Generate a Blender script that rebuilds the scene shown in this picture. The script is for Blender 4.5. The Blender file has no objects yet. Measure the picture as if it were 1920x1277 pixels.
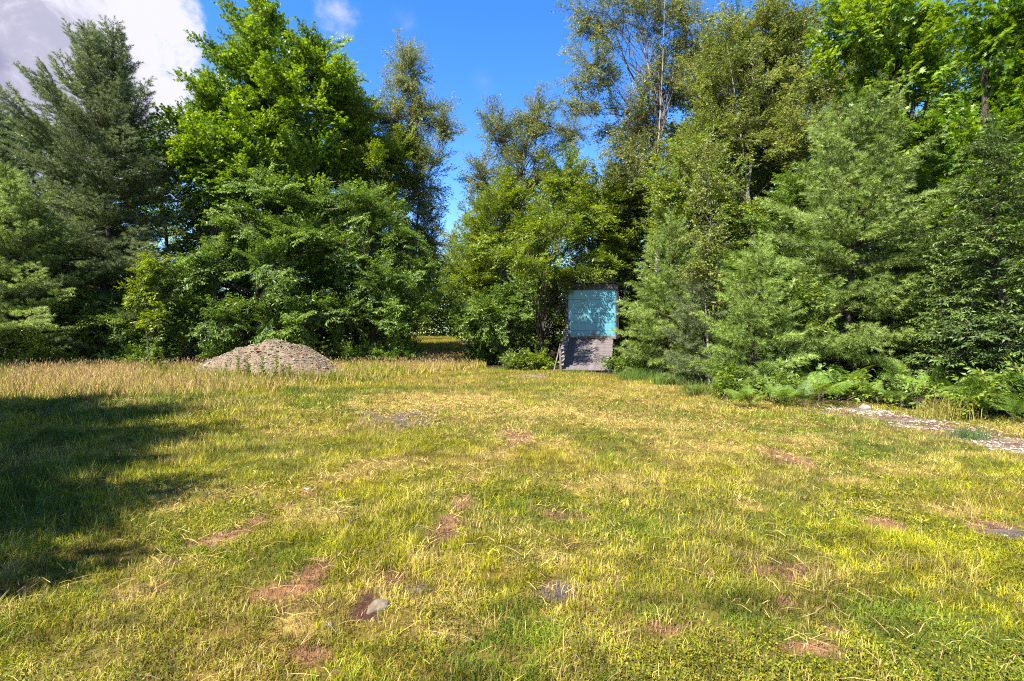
import bpy, math, random
import numpy as np
from mathutils import Vector, Matrix

R = math.radians
rng = np.random.default_rng(7)
S = bpy.context.scene
COL = S.collection
H0, F, HZ = 1.65, 960.0, 625.0          # eye height, focal length in photo pixels, horizon row

# ------------------------------------------------------------------ camera
cd = bpy.data.cameras.new('camera'); cam = bpy.data.objects.new('camera', cd); COL.objects.link(cam)
cam.location = (0, 0, H0); cam.rotation_euler = (R(90), 0, 0)
cd.lens = 18.0; cd.sensor_width = 36.0; cd.shift_y = -13.5/1920; cd.clip_start = 0.05; cd.clip_end = 3000
S.camera = cam
# ------------------------------------------------------------------ light
SUN_EL = R(50); SUN_DIR = Vector((-0.72, -0.69, 0)).normalized()      # horizontal direction towards the sun
sd = bpy.data.lights.new('sun', 'SUN'); sun = bpy.data.objects.new('sun', sd); COL.objects.link(sun)
sd.energy = 5.0; sd.angle = R(0.5); sd.color = (1.0, 0.925, 0.80)
tosun = Vector((SUN_DIR.x*math.cos(SUN_EL), SUN_DIR.y*math.cos(SUN_EL), math.sin(SUN_EL)))
sun.rotation_euler = tosun.to_track_quat('Z', 'Y').to_euler()
sun.location = tosun*60
S.view_settings.view_transform = 'Standard'; S.view_settings.look = 'None'
S.view_settings.gamma = 1.0; S.view_settings.use_curve_mapping = False
S.view_settings.exposure = 2.0
S.render.engine = 'CYCLES'
cy = S.cycles
cy.max_bounces = 6; cy.diffuse_bounces = 3; cy.glossy_bounces = 2; cy.transmission_bounces = 4; cy.transparent_max_bounces = 4
cy.caustics_reflective = False; cy.caustics_refractive = False
try:
    cy.use_denoising = False; cy.filter_width = 1.15
    cy.use_adaptive_sampling = False
except Exception: pass

# ------------------------------------------------------------------ node helper
class NT:
    def __init__(s, tree): s.t = tree; s.t.nodes.clear()
    def n(s, typ, ins=None, **kw):
        nd = s.t.nodes.new(typ)
        for k, v in kw.items(): setattr(nd, k, v)
        for k, v in (ins or {}).items():
            if isinstance(v, bpy.types.NodeSocket): s.t.links.new(v, nd.inputs[k])
            else: nd.inputs[k].default_value = v
        return nd
    def math(s, op, a, b=0.0, clamp=False):
        return s.n('ShaderNodeMath', {0: a, 1: b}, operation=op, use_clamp=clamp).outputs[0]
    def vdot(s, a, b): return s.n('ShaderNodeVectorMath', {0: a, 1: b}, operation='DOT_PRODUCT').outputs['Value']
    def noise(s, vec, scale, detail=4, rough=0.55, dist=0.0):
        return s.n('ShaderNodeTexNoise', {'Vector': vec, 'Scale': scale, 'Detail': detail, 'Roughness': rough, 'Distortion': dist}).outputs['Fac']
    def mix(s, f, a, b, typ='MIX'):
        nd = s.t.nodes.new('ShaderNodeMix'); nd.data_type = 'RGBA'; nd.blend_type = typ
        for k, v in ((0, f), (6, a), (7, b)):
            if isinstance(v, bpy.types.NodeSocket): s.t.links.new(v, nd.inputs[k])
            else: nd.inputs[k].default_value = v
        return nd.outputs[2]
    def rng(s, v, a, b, c=0.0, d=1.0, smooth=True):
        nd = s.n('ShaderNodeMapRange', {'Value': v, 'From Min': a, 'From Max': b, 'To Min': c, 'To Max': d})
        nd.interpolation_type = 'SMOOTHSTEP' if smooth else 'LINEAR'
        return nd.outputs['Result']
def rgb(*c): return (c[0], c[1], c[2], 1.0)

# ------------------------------------------------------------------ world: Nishita sky with clouds
W = bpy.data.worlds.new('World'); S.world = W; W.use_nodes = True
w = NT(W.node_tree)
sky = w.n('ShaderNodeTexSky', sky_type='NISHITA', sun_disc=False)
sky.sun_elevation = SUN_EL; sky.sun_rotation = math.atan2(SUN_DIR.x, SUN_DIR.y)
sky.air_density = 1.0; sky.dust_density = 0.2; sky.ozone_density = 3.0; sky.altitude = 600
skyc = w.n('ShaderNodeHueSaturation', {'Color': sky.outputs[0], 'Hue': 0.512, 'Saturation': 1.32, 'Value': 0.70}).outputs[0]
tc = w.n('ShaderNodeTexCoord').outputs['Generated']
def cdir(px, py): return Vector(((px-960)/F, 1.0, (HZ-py)/F)).normalized()
n_big = w.noise(tc, 3.2, 7, 0.6, 0.3); n_fine = w.noise(tc, 15.0, 8, 0.66, 0.5)
nn = w.math('ADD', w.math('MULTIPLY', n_big, 0.5), w.math('MULTIPLY', n_fine, 0.5))
def blob(d, rad_deg, amp, soft=0.10, dens=1.0):
    # angular distance to the cloud's middle, broken up by noise
    dist = w.n('ShaderNodeVectorMath', {0: tc, 1: tuple(d)}, operation='DISTANCE').outputs['Value']
    v = w.math('SUBTRACT', 2*math.sin(R(rad_deg)/2), dist)
    v = w.math('ADD', v, w.math('MULTIPLY', w.math('SUBTRACT', nn, 0.5), amp))
    return w.rng(v, 0.0, soft, 0.0, dens)
blobs = [blob(cdir(-60, 20), 15.5, 0.45, 0.06, 1.0), blob(cdir(130, 60), 8.5, 0.40, 0.05, 1.0), blob(cdir(215, 110), 5.5, 0.30, 0.05, 1.0), blob(cdir(310, 165), 4.6, 0.26, 0.05, 1.0), blob(cdir(-200, 110), 11, 0.45, 0.06),
         blob(cdir(382, 70), 1.0, 0.20, 0.06, .8), blob(cdir(372, 100), 1.0, 0.20, 0.07, .7), blob(cdir(632, 22), 2.0, 0.26, 0.08, .75), blob(cdir(762, 45), 1.2, 0.2, 0.11, .4),
         blob(cdir(905, 155), 1.6, 0.13, 0.14, .38),
         blob(Vector((-.9, -.3, .45)).normalized(), 15, .5), blob(Vector((.8, -.6, .5)).normalized(), 16, .5), blob(Vector((.1, -1, .4)).normalized(), 14, .5), blob(Vector((.95, .2, .35)).normalized(), 12, .5)]
cm = blobs[0]
for b_ in blobs[1:]: cm = w.math('MAXIMUM', cm, b_)
cshade = w.rng(w.noise(tc, 5.3, 5, 0.55, 0.2), 0.40, 0.60)
thick = blob(cdir(-70, 210), 14.0, 0.80, 0.16); thick = w.math('MAXIMUM', thick, blob(cdir(130, 240), 7.5, 0.75, 0.16)); thick = w.math('MAXIMUM', thick, blob(cdir(20, 20), 3.0, 0.7, 0.12))
cshade = w.math('SUBTRACT', 1.0, w.math('MULTIPLY', w.rng(thick, .0, 1.0), w.math('ADD', .55, w.math('MULTIPLY', w.math('SUBTRACT', 1.0, cshade), .45))), True)
cloudc = w.mix(cshade, rgb(.42, .42, .80), rgb(1.72, 1.70, 1.92))
allc = w.mix(cm, skyc, cloudc)
bg = w.n('ShaderNodeBackground', {'Color': allc, 'Strength': 0.14})
wo = w.n('ShaderNodeOutputWorld'); W.node_tree.links.new(bg.outputs[0], wo.inputs[0])

# ------------------------------------------------------------------ materials
def newmat(name):
    m = bpy.data.materials.new(name); m.use_nodes = True
    return m, NT(m.node_tree)
def out(nt, sh):
    o = nt.n('ShaderNodeOutputMaterial'); nt.t.links.new(sh, o.inputs[0])
def leafmat(name, dark, light, accent=None, rough=0.42, transl=0.33, spec=0.4, acc=0.93):
    """leaf colours vary from leaf to leaf (attribute tone) and from bough to bough"""
    m, n = newmat(name)
    tone = n.n('ShaderNodeAttribute', attribute_name='tone').outputs['Fac']
    oi = n.n('ShaderNodeObjectInfo').outputs['Random']
    t = n.math('ADD', n.math('MULTIPLY', tone, 0.55), n.math('MULTIPLY', oi, 0.45))
    c = n.mix(n.rng(t, 0.15, 0.85), rgb(*dark), rgb(*light))
    if accent:
        c = n.mix(n.rng(tone, acc, acc+0.03), c, rgb(*accent))
    p = n.n('ShaderNodeBsdfPrincipled', {'Base Color': c, 'Roughness': rough, 'Specular IOR Level': spec})
    hs = n.n('ShaderNodeHueSaturation', {'Color': c, 'Hue': 0.485, 'Saturation': 1.1, 'Value': 1.35}).outputs[0]
    tr = n.n('ShaderNodeBsdfTranslucent', {'Color': hs})
    mx = n.n('ShaderNodeMixShader', {0: transl, 1: p.outputs[0], 2: tr.outputs[0]})
    out(n, mx.outputs[0]); return m
def colmat(name, rough=0.7, transl=0.25, spec=0.2):
    m, n = newmat(name)
    c = n.n('ShaderNodeAttribute', attribute_name='col').outputs['Color']
    p = n.n('ShaderNodeBsdfPrincipled', {'Base Color': c, 'Roughness': rough, 'Specular IOR Level': spec})
    if transl:
        tr = n.n('ShaderNodeBsdfTranslucent', {'Color': c})
        sh = n.n('ShaderNodeMixShader', {0: transl, 1: p.outputs[0], 2: tr.outputs[0]}).outputs[0]
    else: sh = p.outputs[0]
    out(n, sh); return m
def noisemat(name, c1, c2, scale=6, rough=0.8, stretch=(1, 1, 1), bump=0.3, lo=0.35, hi=0.65, c3=None, s3=30, lo3=.6, hi3=.7, detail=6, spec=.3):
    m, n = newmat(name)
    tcx = n.n('ShaderNodeTexCoord').outputs['Object']
    v = n.n('ShaderNodeMapping', {'Vector': tcx, 'Scale': stretch}).outputs[0]
    f = n.noise(v, scale, detail, 0.6)
    c = n.mix(n.rng(f, lo, hi), rgb(*c1), rgb(*c2))
    if c3:
        c = n.mix(n.rng(n.noise(v, s3, 4, 0.6), lo3, hi3), c, rgb(*c3))
    p = n.n('ShaderNodeBsdfPrincipled', {'Base Color': c, 'Roughness': rough, 'Specular IOR Level': spec})
    if bump:
        b = n.n('ShaderNodeBump', {'Height': f, 'Strength': bump, 'Distance': 0.02}); n.t.links.new(b.outputs[0], p.inputs['Normal'])
    out(n, p.outputs[0]); return m

M = {}
M['pine_blue'] = leafmat('pine_needles_blue_green', (.060, .090, .026), (.180, .230, .090), rough=.5, transl=.28)
M['pine_green'] = leafmat('pine_needles_green', (.085, .135, .020), (.275, .375, .090), rough=.5, transl=.3)
M['pine_fresh'] = leafmat('young_pine_needles', (.090, .150, .020), (.260, .360, .075), rough=.5, transl=.3)
M['maple_lime'] = leafmat('maple_leaves_lime', (.060, .130, .012), (.190, .290, .026), (.28, .20, .02), acc=.985, transl=.42)
M['maple'] = leafmat('maple_leaves', (.050, .115, .010), (.165, .275, .018), transl=.42)
M['beech'] = leafmat('beech_leaves', (.050, .100, .014), (.165, .260, .040), spec=.28, rough=.42, transl=.38)
M['birch'] = leafmat('birch_leaves', (.080, .108, .022), (.200, .230, .062), (.24, .14, .04), acc=.96, spec=.35, rough=.42, transl=.42)
M['olive'] = leafmat('aspen_leaves_olive', (.085, .120, .020), (.215, .255, .045), (.24, .15, .04), acc=.96, transl=.42, spec=.3)
M['gold'] = leafmat('yellow_green_leaves', (.070, .120, .012), (.205, .275, .024), (.22, .16, .02), acc=.98, transl=.42, spec=.3)
M['hemlock'] = leafmat('hemlock_sprays', (.036, .070, .012), (.120, .180, .032), rough=.5, transl=.28)
M['fern'] = leafmat('bracken_fronds', (.070, .140, .014), (.180, .280, .032), rough=.5, transl=.35)
M['weed'] = leafmat('weed_leaves', (.060, .110, .012), (.165, .230, .025), rough=.5, transl=.35)
M['bark'] = noisemat('grey_brown_bark', (.045, .036, .028), (.13, .11, .09), 5, .9, (3, 3, .6), .6)
M['darkbark'] = noisemat('dark_bark', (.018, .014, .012), (.06, .048, .040), 5, .9, (3, 3, .6), .6)
M['birchbark'] = noisemat('white_birch_bark', (.17, .155, .14), (.34, .32, .29), 3, .8, (1, 1, .6), .2, c3=(.03, .026, .022), s3=6, lo3=.50, hi3=.58)
M['twig'] = noisemat('twig_bark', (.045, .034, .022), (.11, .09, .06), 9, .9, bump=0)
M['grass'] = colmat('grass_blades', .6, .30, .25)
M['drygrass'] = colmat('dry_straw', .8, .15, .1)
M['stone'] = colmat('gravel_chips', .9, 0, .2)

# ground colours are stored per vertex (where soil, thatch or sand lies) and broken up by noise
def ground_mat():
    m, n = newmat('meadow_soil')
    c = n.n('ShaderNodeAttribute', attribute_name='col').outputs['Color']
    pos = n.n('ShaderNodeNewGeometry').outputs['Position']
    f = n.noise(pos, 18, 8, 0.7); f2 = n.noise(pos, 90, 4, 0.7); f3 = n.noise(pos, 1.1, 5, .6)
    c = n.mix(n.rng(f, .3, .7), n.mix(1.0, c, rgb(.45, .45, .45), 'MULTIPLY'), c)
    c = n.mix(n.rng(f2, .45, .75), c, n.mix(1.0, c, rgb(1.5, 1.3, 1.1), 'MULTIPLY'))
    c = n.mix(n.rng(f3, .35, .7), c, n.mix(1.0, c, rgb(1.2, 1.05, .9), 'MULTIPLY'))
    p = n.n('ShaderNodeBsdfPrincipled', {'Base Color': c, 'Roughness': .95, 'Specular IOR Level': .1})
    h = n.math('ADD', f, n.math('MULTIPLY', f2, .5))
    b = n.n('ShaderNodeBump', {'Height': h, 'Strength': .9, 'Distance': .03}); n.t.links.new(b.outputs[0], p.inputs['Normal'])
    out(n, p.outputs[0]); return m
M['ground'] = ground_mat()

# ------------------------------------------------------------------ mesh helpers
def mesh_np(name, V, T, mats, mi=None, tone=None, col=None, smooth=False):
    V = np.ascontiguousarray(V, dtype=np.float32); T = np.ascontiguousarray(T, dtype=np.int32)
    me = bpy.data.meshes.new(name)
    me.vertices.add(len(V)); me.vertices.foreach_set('co', V.ravel())
    me.loops.add(T.size); me.loops.foreach_set('vertex_index', T.ravel())
    me.polygons.add(len(T)); me.polygons.foreach_set('loop_start', np.arange(0, T.size, 3, dtype=np.int32))
    me.polygons.foreach_set('loop_total', np.full(len(T), 3, dtype=np.int32))
    for m in mats: me.materials.append(m)
    if mi is not None: me.polygons.foreach_set('material_index', np.ascontiguousarray(mi, dtype=np.int32))
    me.polygons.foreach_set('use_smooth', np.full(len(T), bool(smooth)))
    me.update(calc_edges=True)
    if tone is not None:
        a = me.attributes.new('tone', 'FLOAT', 'POINT'); a.data.foreach_set('value', np.ascontiguousarray(tone, dtype=np.float32))
    if col is not None:
        c4 = np.ones((len(V), 4), dtype=np.float32); c4[:, :3] = col
        a = me.attributes.new('col', 'FLOAT_COLOR', 'POINT'); a.data.foreach_set('color', c4.ravel())
    return me
def link(name, me, parent=None, loc=None, rot=None, kind=None):
    o = bpy.data.objects.new(name, me); COL.objects.link(o)
    if parent is not None: o.parent = parent
    if loc is not None: o.location = loc
    if rot is not None: o.rotation_euler = rot
    if kind: o['kind'] = kind
    return o
def thing(name, label, cat, loc=(0, 0, 0), rz=0, group=None):
    o = bpy.data.objects.new(name, None); COL.objects.link(o); o.empty_display_size = .2
    o.location = loc; o.rotation_euler = (0, 0, rz); o['label'] = label; o['category'] = cat
    if group: o['group'] = group
    return o
def tag(o, label, cat, group=None):
    o['label'] = label; o['category'] = cat
    if group: o['group'] = group
    return o
class Acc:
    """collects triangles of several materials into one mesh"""
    def __init__(s): s.V = []; s.T = []; s.I = []; s.tn = []; s.nv = 0
    def add(s, V, T, mi=0, tone=0.5):
        V = np.asarray(V, dtype=np.float64).reshape(-1, 3); T = np.asarray(T).reshape(-1, 3)
        s.V.append(V); s.T.append(T+s.nv); s.I.append(np.full(len(T), mi)); s.nv += len(V)
        s.tn.append(np.full(len(V), tone) if np.isscalar(tone) else np.asarray(tone))
    def mesh(s, name, mats, smooth=False, col=None):
        return mesh_np(name, np.concatenate(s.V), np.concatenate(s.T), mats, np.concatenate(s.I), np.concatenate(s.tn), col, smooth)
def unit(a): return a/np.maximum(np.linalg.norm(a, axis=-1, keepdims=True), 1e-9)
def tube(P, r, sides=5):
    P = np.asarray(P, float); r = np.asarray(r, float); n = len(P)
    D = unit(np.gradient(P, axis=0)); ref = np.array([0.31, 0.17, 0.93]) if abs(D[0][2]) < .8 else np.array([1., 0.13, 0])
    X = unit(np.cross(D, ref)); Y = np.cross(D, X)
    a = np.arange(sides)/sides*2*math.pi
    V = P[:, None]+r[:, None, None]*(np.cos(a)[None, :, None]*X[:, None]+np.sin(a)[None, :, None]*Y[:, None])
    V = V.reshape(-1, 3); T = []
    for i in range(n-1):
        for k in range(sides):
            a0 = i*sides+k; a1 = i*sides+(k+1) % sides; b0 = a0+sides; b1 = a1+sides
            T += [(a0, a1, b1), (a0, b1, b0)]
    return V, np.array(T)
def boxv(sx, sy, sz, c=(0, 0, 0)):
    V = np.array([[x, y, z] for x in (-.5, .5) for y in (-.5, .5) for z in (-.5, .5)])*[sx, sy, sz]+np.array(c)
    T = [(0, 1, 3), (0, 3, 2), (4, 6, 7), (4, 7, 5), (0, 4, 5), (0, 5, 1), (2, 3, 7), (2, 7, 6), (0, 2, 6), (0, 6, 4), (1, 5, 7), (1, 7, 3)]
    return V, np.array(T)
def bevel_box(name, sx, sy, sz, mat, bev=.008):
    me = bpy.data.meshes.new(name)
    import bmesh
    bm = bmesh.new(); bmesh.ops.create_cube(bm, size=1.0)
    for v in bm.verts: v.co = Vector((v.co.x*sx, v.co.y*sy, v.co.z*sz))
    if bev: bmesh.ops.bevel(bm, geom=bm.edges[:], offset=bev, segments=1, affect='EDGES')
    bm.to_mesh(me); bm.free(); me.materials.append(mat); return me
# value noise
def _h(ix, iy, s):
    v = np.sin(ix*127.1+iy*311.7+s*74.7)*43758.5453
    return v-np.floor(v)
def vn(x, y, s=0):
    ix, iy = np.floor(x), np.floor(y); fx, fy = x-ix, y-iy
    fx = fx*fx*(3-2*fx); fy = fy*fy*(3-2*fy)
    return (_h(ix, iy, s)*(1-fx)+_h(ix+1, iy, s)*fx)*(1-fy)+(_h(ix, iy+1, s)*(1-fx)+_h(ix+1, iy+1, s)*fx)*fy
def fbm(x, y, s=0, o=4):
    a, f, t, q = .5, 1., 0., 0.
    for i in range(o): t = t+a*vn(x*f+i*13.7, y*f-i*7.1, s+i); q += a; a *= .5; f *= 2.03
    return t/q
def sstep(x, a, b):
    t = np.clip((x-a)/(b-a), 0, 1); return t*t*(3-2*t)
def gz(x, y):
    x = np.asarray(x, float); y = np.asarray(y, float)
    z = (fbm(x*.35, y*.35, 3, 3)-.5)*.10*sstep(y, 2, 8)
    z = z+sstep(y, 24, 60)*.75+np.clip(y-60, 0, 60)*.012
    return z
def W3(px, d, py=None):
    x = (px-960)/F*d
    return Vector((x, d, float(gz(x, d)))) if py is None else Vector((x, d, H0+(HZ-py)/F*d))
def gpt(px, py):          # ground point under a place in the picture
    d = H0*F/(py-HZ); return (px-960)/F*d, d

# ------------------------------------------------------------------ leaf templates (along +Y, face +Z, length 1)
OV = (np.array([[0, 0, 0], [.27, .42, .06], [0, 1, -.08], [-.27, .42, .06]]), np.array([[0, 1, 2], [0, 2, 3]]))
LONG = (np.array([[0, 0, 0], [.20, .40, .04], [0, 1, -.14], [-.20, .40, .04]]), np.array([[0, 1, 2], [0, 2, 3]]))
MAP = (np.array([[0, 0, 0], [.52, .18, -.05], [.24, .36, .03], [.46, .72, -.04], [.13, .60, .02], [0, 1.05, -.08], [-.13, .60, .02], [-.46, .72, -.04], [-.24, .36, .03], [-.52, .18, -.05]]),
       np.array([[0, 1, 2], [0, 2, 8], [0, 8, 9], [2, 3, 4], [2, 4, 8], [8, 4, 6], [8, 6, 7], [4, 5, 6]]))
def place(acc, P, D, N, Sz, tmpl, mi=0, tone=None, r=rng):
    tv, tt = tmpl; P = np.asarray(P); D = unit(D); X = unit(np.cross(D, N)); Z = np.cross(X, D)
    n, k = len(P), len(tv)
    V = P[:, None]+Sz[:, None, None]*(tv[None, :, 0, None]*X[:, None]+tv[None, :, 1, None]*D[:, None]+tv[None, :, 2, None]*Z[:, None])
    T = tt[None]+np.arange(n)[:, None, None]*k
    if tone is None: tone = r.random(n)
    acc.add(V.reshape(-1, 3), T.reshape(-1, 3), mi, np.repeat(tone, k))

# ------------------------------------------------------------------ boughs (a limb's leafy end, axis +X)
LEAFKIND = {  # template, leaf size, flatness of the spray, droop of leaves, twig angle, density
    'maple': (MAP, .135, .75, .45, 48, 1.0), 'beech': (LONG, .150, .30, .55, 50, 1.15), 'birch': (OV, .095, .9, .75, 40, 1.0),
    'olive': (OV, .100, .9, .5, 42, 1.15), 'hemlock': (LONG, .105, .28, .35, 55, 1.6), 'ovate': (OV, .120, .6, .4, 46, 1.1)}
def leafy(kind, L, seed, size=None, dens=1.0, droop_tip=.15):
    r = np.random.default_rng(seed); tm, sz, flat, droop, ang, dk = LEAFKIND[kind]; sz = size or sz; dk *= dens
    acc = Acc(); P, D, B = [], [], []
    ts = np.linspace(0, 1, 7)
    ax = np.stack([ts*L, .06*L*np.sin(ts*3+seed)*1., .10*L*np.sin(ts*math.pi*.8)-droop_tip*L*ts**2], 1)
    acc.add(*tube(ax, .018*(L/2)*(1-ts*.8)+.002, 4), 1, .5)
    n2 = max(6, int(L*8.5))
    for i in range(n2):
        t = .10+.90*(i+r.random())/n2; p0 = np.array([np.interp(t, ts, ax[:, k]) for k in range(3)])
        phi = (1 if i % 2 else -1)*r.uniform(.1, 1)*0+r.uniform(0, 2*math.pi)
        lat = np.array([0, math.cos(phi), math.sin(phi)*flat]); lat = np.array([0, (1 if i % 2 else -1)*max(.25, abs(lat[1])), lat[2]])
        lat = lat/np.linalg.norm(lat)*max(.35, np.linalg.norm([0, math.cos(phi), math.sin(phi)*flat]))
        a = R(ang+r.uniform(-12, 12)); d2 = unit(np.array([math.cos(a), 0, 0])+math.sin(a)*lat+r.normal(0, .08, 3))
        l2 = L*.46*(1.08-t*.75)*r.uniform(.6, 1.1)
        bend = np.array([0, 0, -.10*l2 if droop > .3 else .05*l2])
        acc.add(*tube(np.stack([p0, p0+d2*l2*.5, p0+d2*l2+bend]), [.006, .004, .0015], 3), 1, .5)
        n3 = max(2, int(l2/.095))
        for j in range(n3+1):
            u = (j+.6*r.random())/(n3+.0) if j < n3 else 1.0; u = min(u, 1.)
            p1 = p0+d2*l2*u+bend*u*u; side = 1 if j % 2 else -1
            lat2 = unit(np.cross(d2, [0, 0, 1.])*side+np.array([0, 0, r.normal(0, flat*.8)]))
            d3 = d2 if j == n3 else unit(d2*.75+lat2*.75+r.normal(0, .12, 3)); l3 = r.uniform(.10, .32)*(.7+.3*min(L, 3)/2)
            nl = max(2, int(l3/.043*dk))
            q = (np.arange(nl)+r.random(nl))/nl
            pp = p1+d3*(q[:, None]*l3); sd = np.where(np.arange(nl) % 2, 1, -1)[:, None]
            lt = unit(np.cross(d3, [0, 0, 1.]))
            dd = d3*.6+lt*sd*.8+r.normal(0, .28, (nl, 3)); dd[:, 2] -= droop*r.uniform(.3, 1.3, nl)
            P.append(pp); D.append(dd)
    P = np.concatenate(P); D = np.concatenate(D); n = len(P)
    N = np.array([0, 0, 1.])+r.normal(0, .42, (n, 3))
    if kind == 'birch' or kind == 'olive': N = r.normal(0, .7, (n, 3))+np.array([-.2, -.3, .5])
    place(acc, P, D, N, sz*r.uniform(.65, 1.2, n), tm, 0, None, r)
    return acc
def needly(L, seed, dens=1.0, nl=.125, nw=.013, up=.12, width=.42):
    r = np.random.default_rng(seed); acc = Acc(); ts = np.linspace(0, 1, 8)
    ax = np.stack([ts*L, .04*L*np.sin(ts*4+seed), -.07*L*np.sin(ts*math.pi*.9)+up*L*ts**2.2], 1)
    acc.add(*tube(ax, .016*(L/2)*(1-ts*.85)+.003, 4), 1, .5)
    P, D = [], []
    n2 = max(6, int(L*8.5))
    for i in range(n2+1):
        t = .16+.84*(i+r.random()*.8)/n2 if i < n2 else .93; t = min(t, .99); p0 = np.array([np.interp(t, ts, ax[:, k]) for k in range(3)])
        side = 1 if i % 2 else -1; a = R(r.uniform(35, 62)) if i < n2 else 0
        d2 = unit(np.array([math.cos(a), side*math.sin(a), r.normal(.06, .16)])); l2 = max(.16, L*width*(1.05-t*.85)*r.uniform(.6, 1.1))
        acc.add(*tube(np.stack([p0, p0+d2*l2*.6, p0+d2*l2+[0, 0, .08*l2]]), [.006, .004, .002], 3), 1, .5)
        n3 = max(1, int(l2/.12))
        for j in range(n3+1):
            u = (j+.5*r.random())/n3 if j < n3 else 1.; u = min(u, 1.)
            p1 = p0+d2*l2*u+np.array([0, 0, .08*l2*u*u]); s3 = 1 if j % 2 else -1
            lt = unit(np.cross(d2, [0, 0, 1.]))*s3
            d3 = d2 if j == n3 else unit(d2*.8+lt*.6+np.array([0, 0, r.normal(.12, .2)])); l3 = r.uniform(.10, .30)
            nt = max(2, int(l3/.06))
            for q in range(nt): P.append(p1+d3*l3*(q+1)/nt); D.append(d3+np.array([0, 0, .10]))
    P = np.array(P); D = unit(np.array(D)); k = max(5, int(11*dens)); n = len(P)
    P = np.repeat(P, k, 0); D0 = np.repeat(D, k, 0); ton = np.repeat(r.random(n), k)*.6+r.random(n*k)*.4
    v = r.normal(0, 1, P.shape); v = unit(v-D0*(v*D0).sum(1, keepdims=True)); th = r.uniform(R(14), R(62), len(P))[:, None]
    nd = unit(D0*np.cos(th)+v*np.sin(th)); nd[:, 2] -= .06
    ln = nl*r.uniform(.75, 1.15, len(P))[:, None]; X = unit(np.cross(nd, r.normal(0, 1, P.shape)))*nw
    base = P-D0*.03
    V = np.stack([base-X*.6, base+X*.6, base+nd*ln], 1).reshape(-1, 3); T = np.arange(len(V)).reshape(-1, 3)
    acc.add(V, T, 0, np.repeat(ton, 3)); return acc
LIB = {}
def lib(kind, L, mat, nvar=3):
    """bough meshes of one kind and length, made once and shared"""
    key = (kind, L, mat)
    if key not in LIB:
        out_ = []
        for i in range(nvar):
            sd_ = int(L*100)+i*17+sum(map(ord, kind))
            if kind == 'pine': a = needly(L, sd_)
            elif kind == 'pinefine': a = needly(L, sd_, 1.5, .14, .0105, .20, .42)
            else: a = leafy(kind, L, sd_)
            out_.append(a.mesh('bough', [M[mat], M['twig']]))
        LIB[key] = out_
    return LIB[key]
def orient(d, roll=0.0, s=1.0):
    d = Vector(d).normalized(); q = d.to_track_quat('X', 'Z'); m = q.to_matrix().to_4x4() @ Matrix.Rotation(roll, 4, 'X')
    return m @ Matrix.Scale(s, 4)
def curved(p0, p1, sag, n=5):
    t = np.linspace(0, 1, n)[:, None]; p = p0*(1-t)+p1*t; p = p+np.array([0, 0, sag])*(np.sin(t*math.pi)); return p

def trunk_mesh(Hh, r0, bark, seed, lean=(0, 0), forks=0):
    r = np.random.default_rng(seed); n = 12; t = np.linspace(0, 1, n)
    wob = np.cumsum(r.normal(0, .055*Hh/n*2, (n, 2)), 0); wob -= wob[0]
    P = np.zeros((n, 3)); P[:, 0] = wob[:, 0]+lean[0]*t; P[:, 1] = wob[:, 1]+lean[1]*t; P[:, 2] = t*Hh-.05
    a = Acc(); rad = r0*(1-t*.86)*(1+.35*np.exp(-t*Hh/.35)); a.add(*tube(P, rad, 9))
    for f in range(forks):
        k = r.integers(int(n*.45), int(n*.7)); az = r.uniform(0, 6.28); Lf = Hh*(1-t[k])*.95
        d = np.array([math.cos(az)*.28, math.sin(az)*.28, 1.]); s_ = np.linspace(0, 1, 6)[:, None]
        Q = P[k]+d*s_*Lf+np.sin(s_*3)*.1; a.add(*tube(Q, rad[k]*.65*(1-s_[:, 0]*.85), 6))
    return a.mesh('trunk', [bark], True), P

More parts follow.
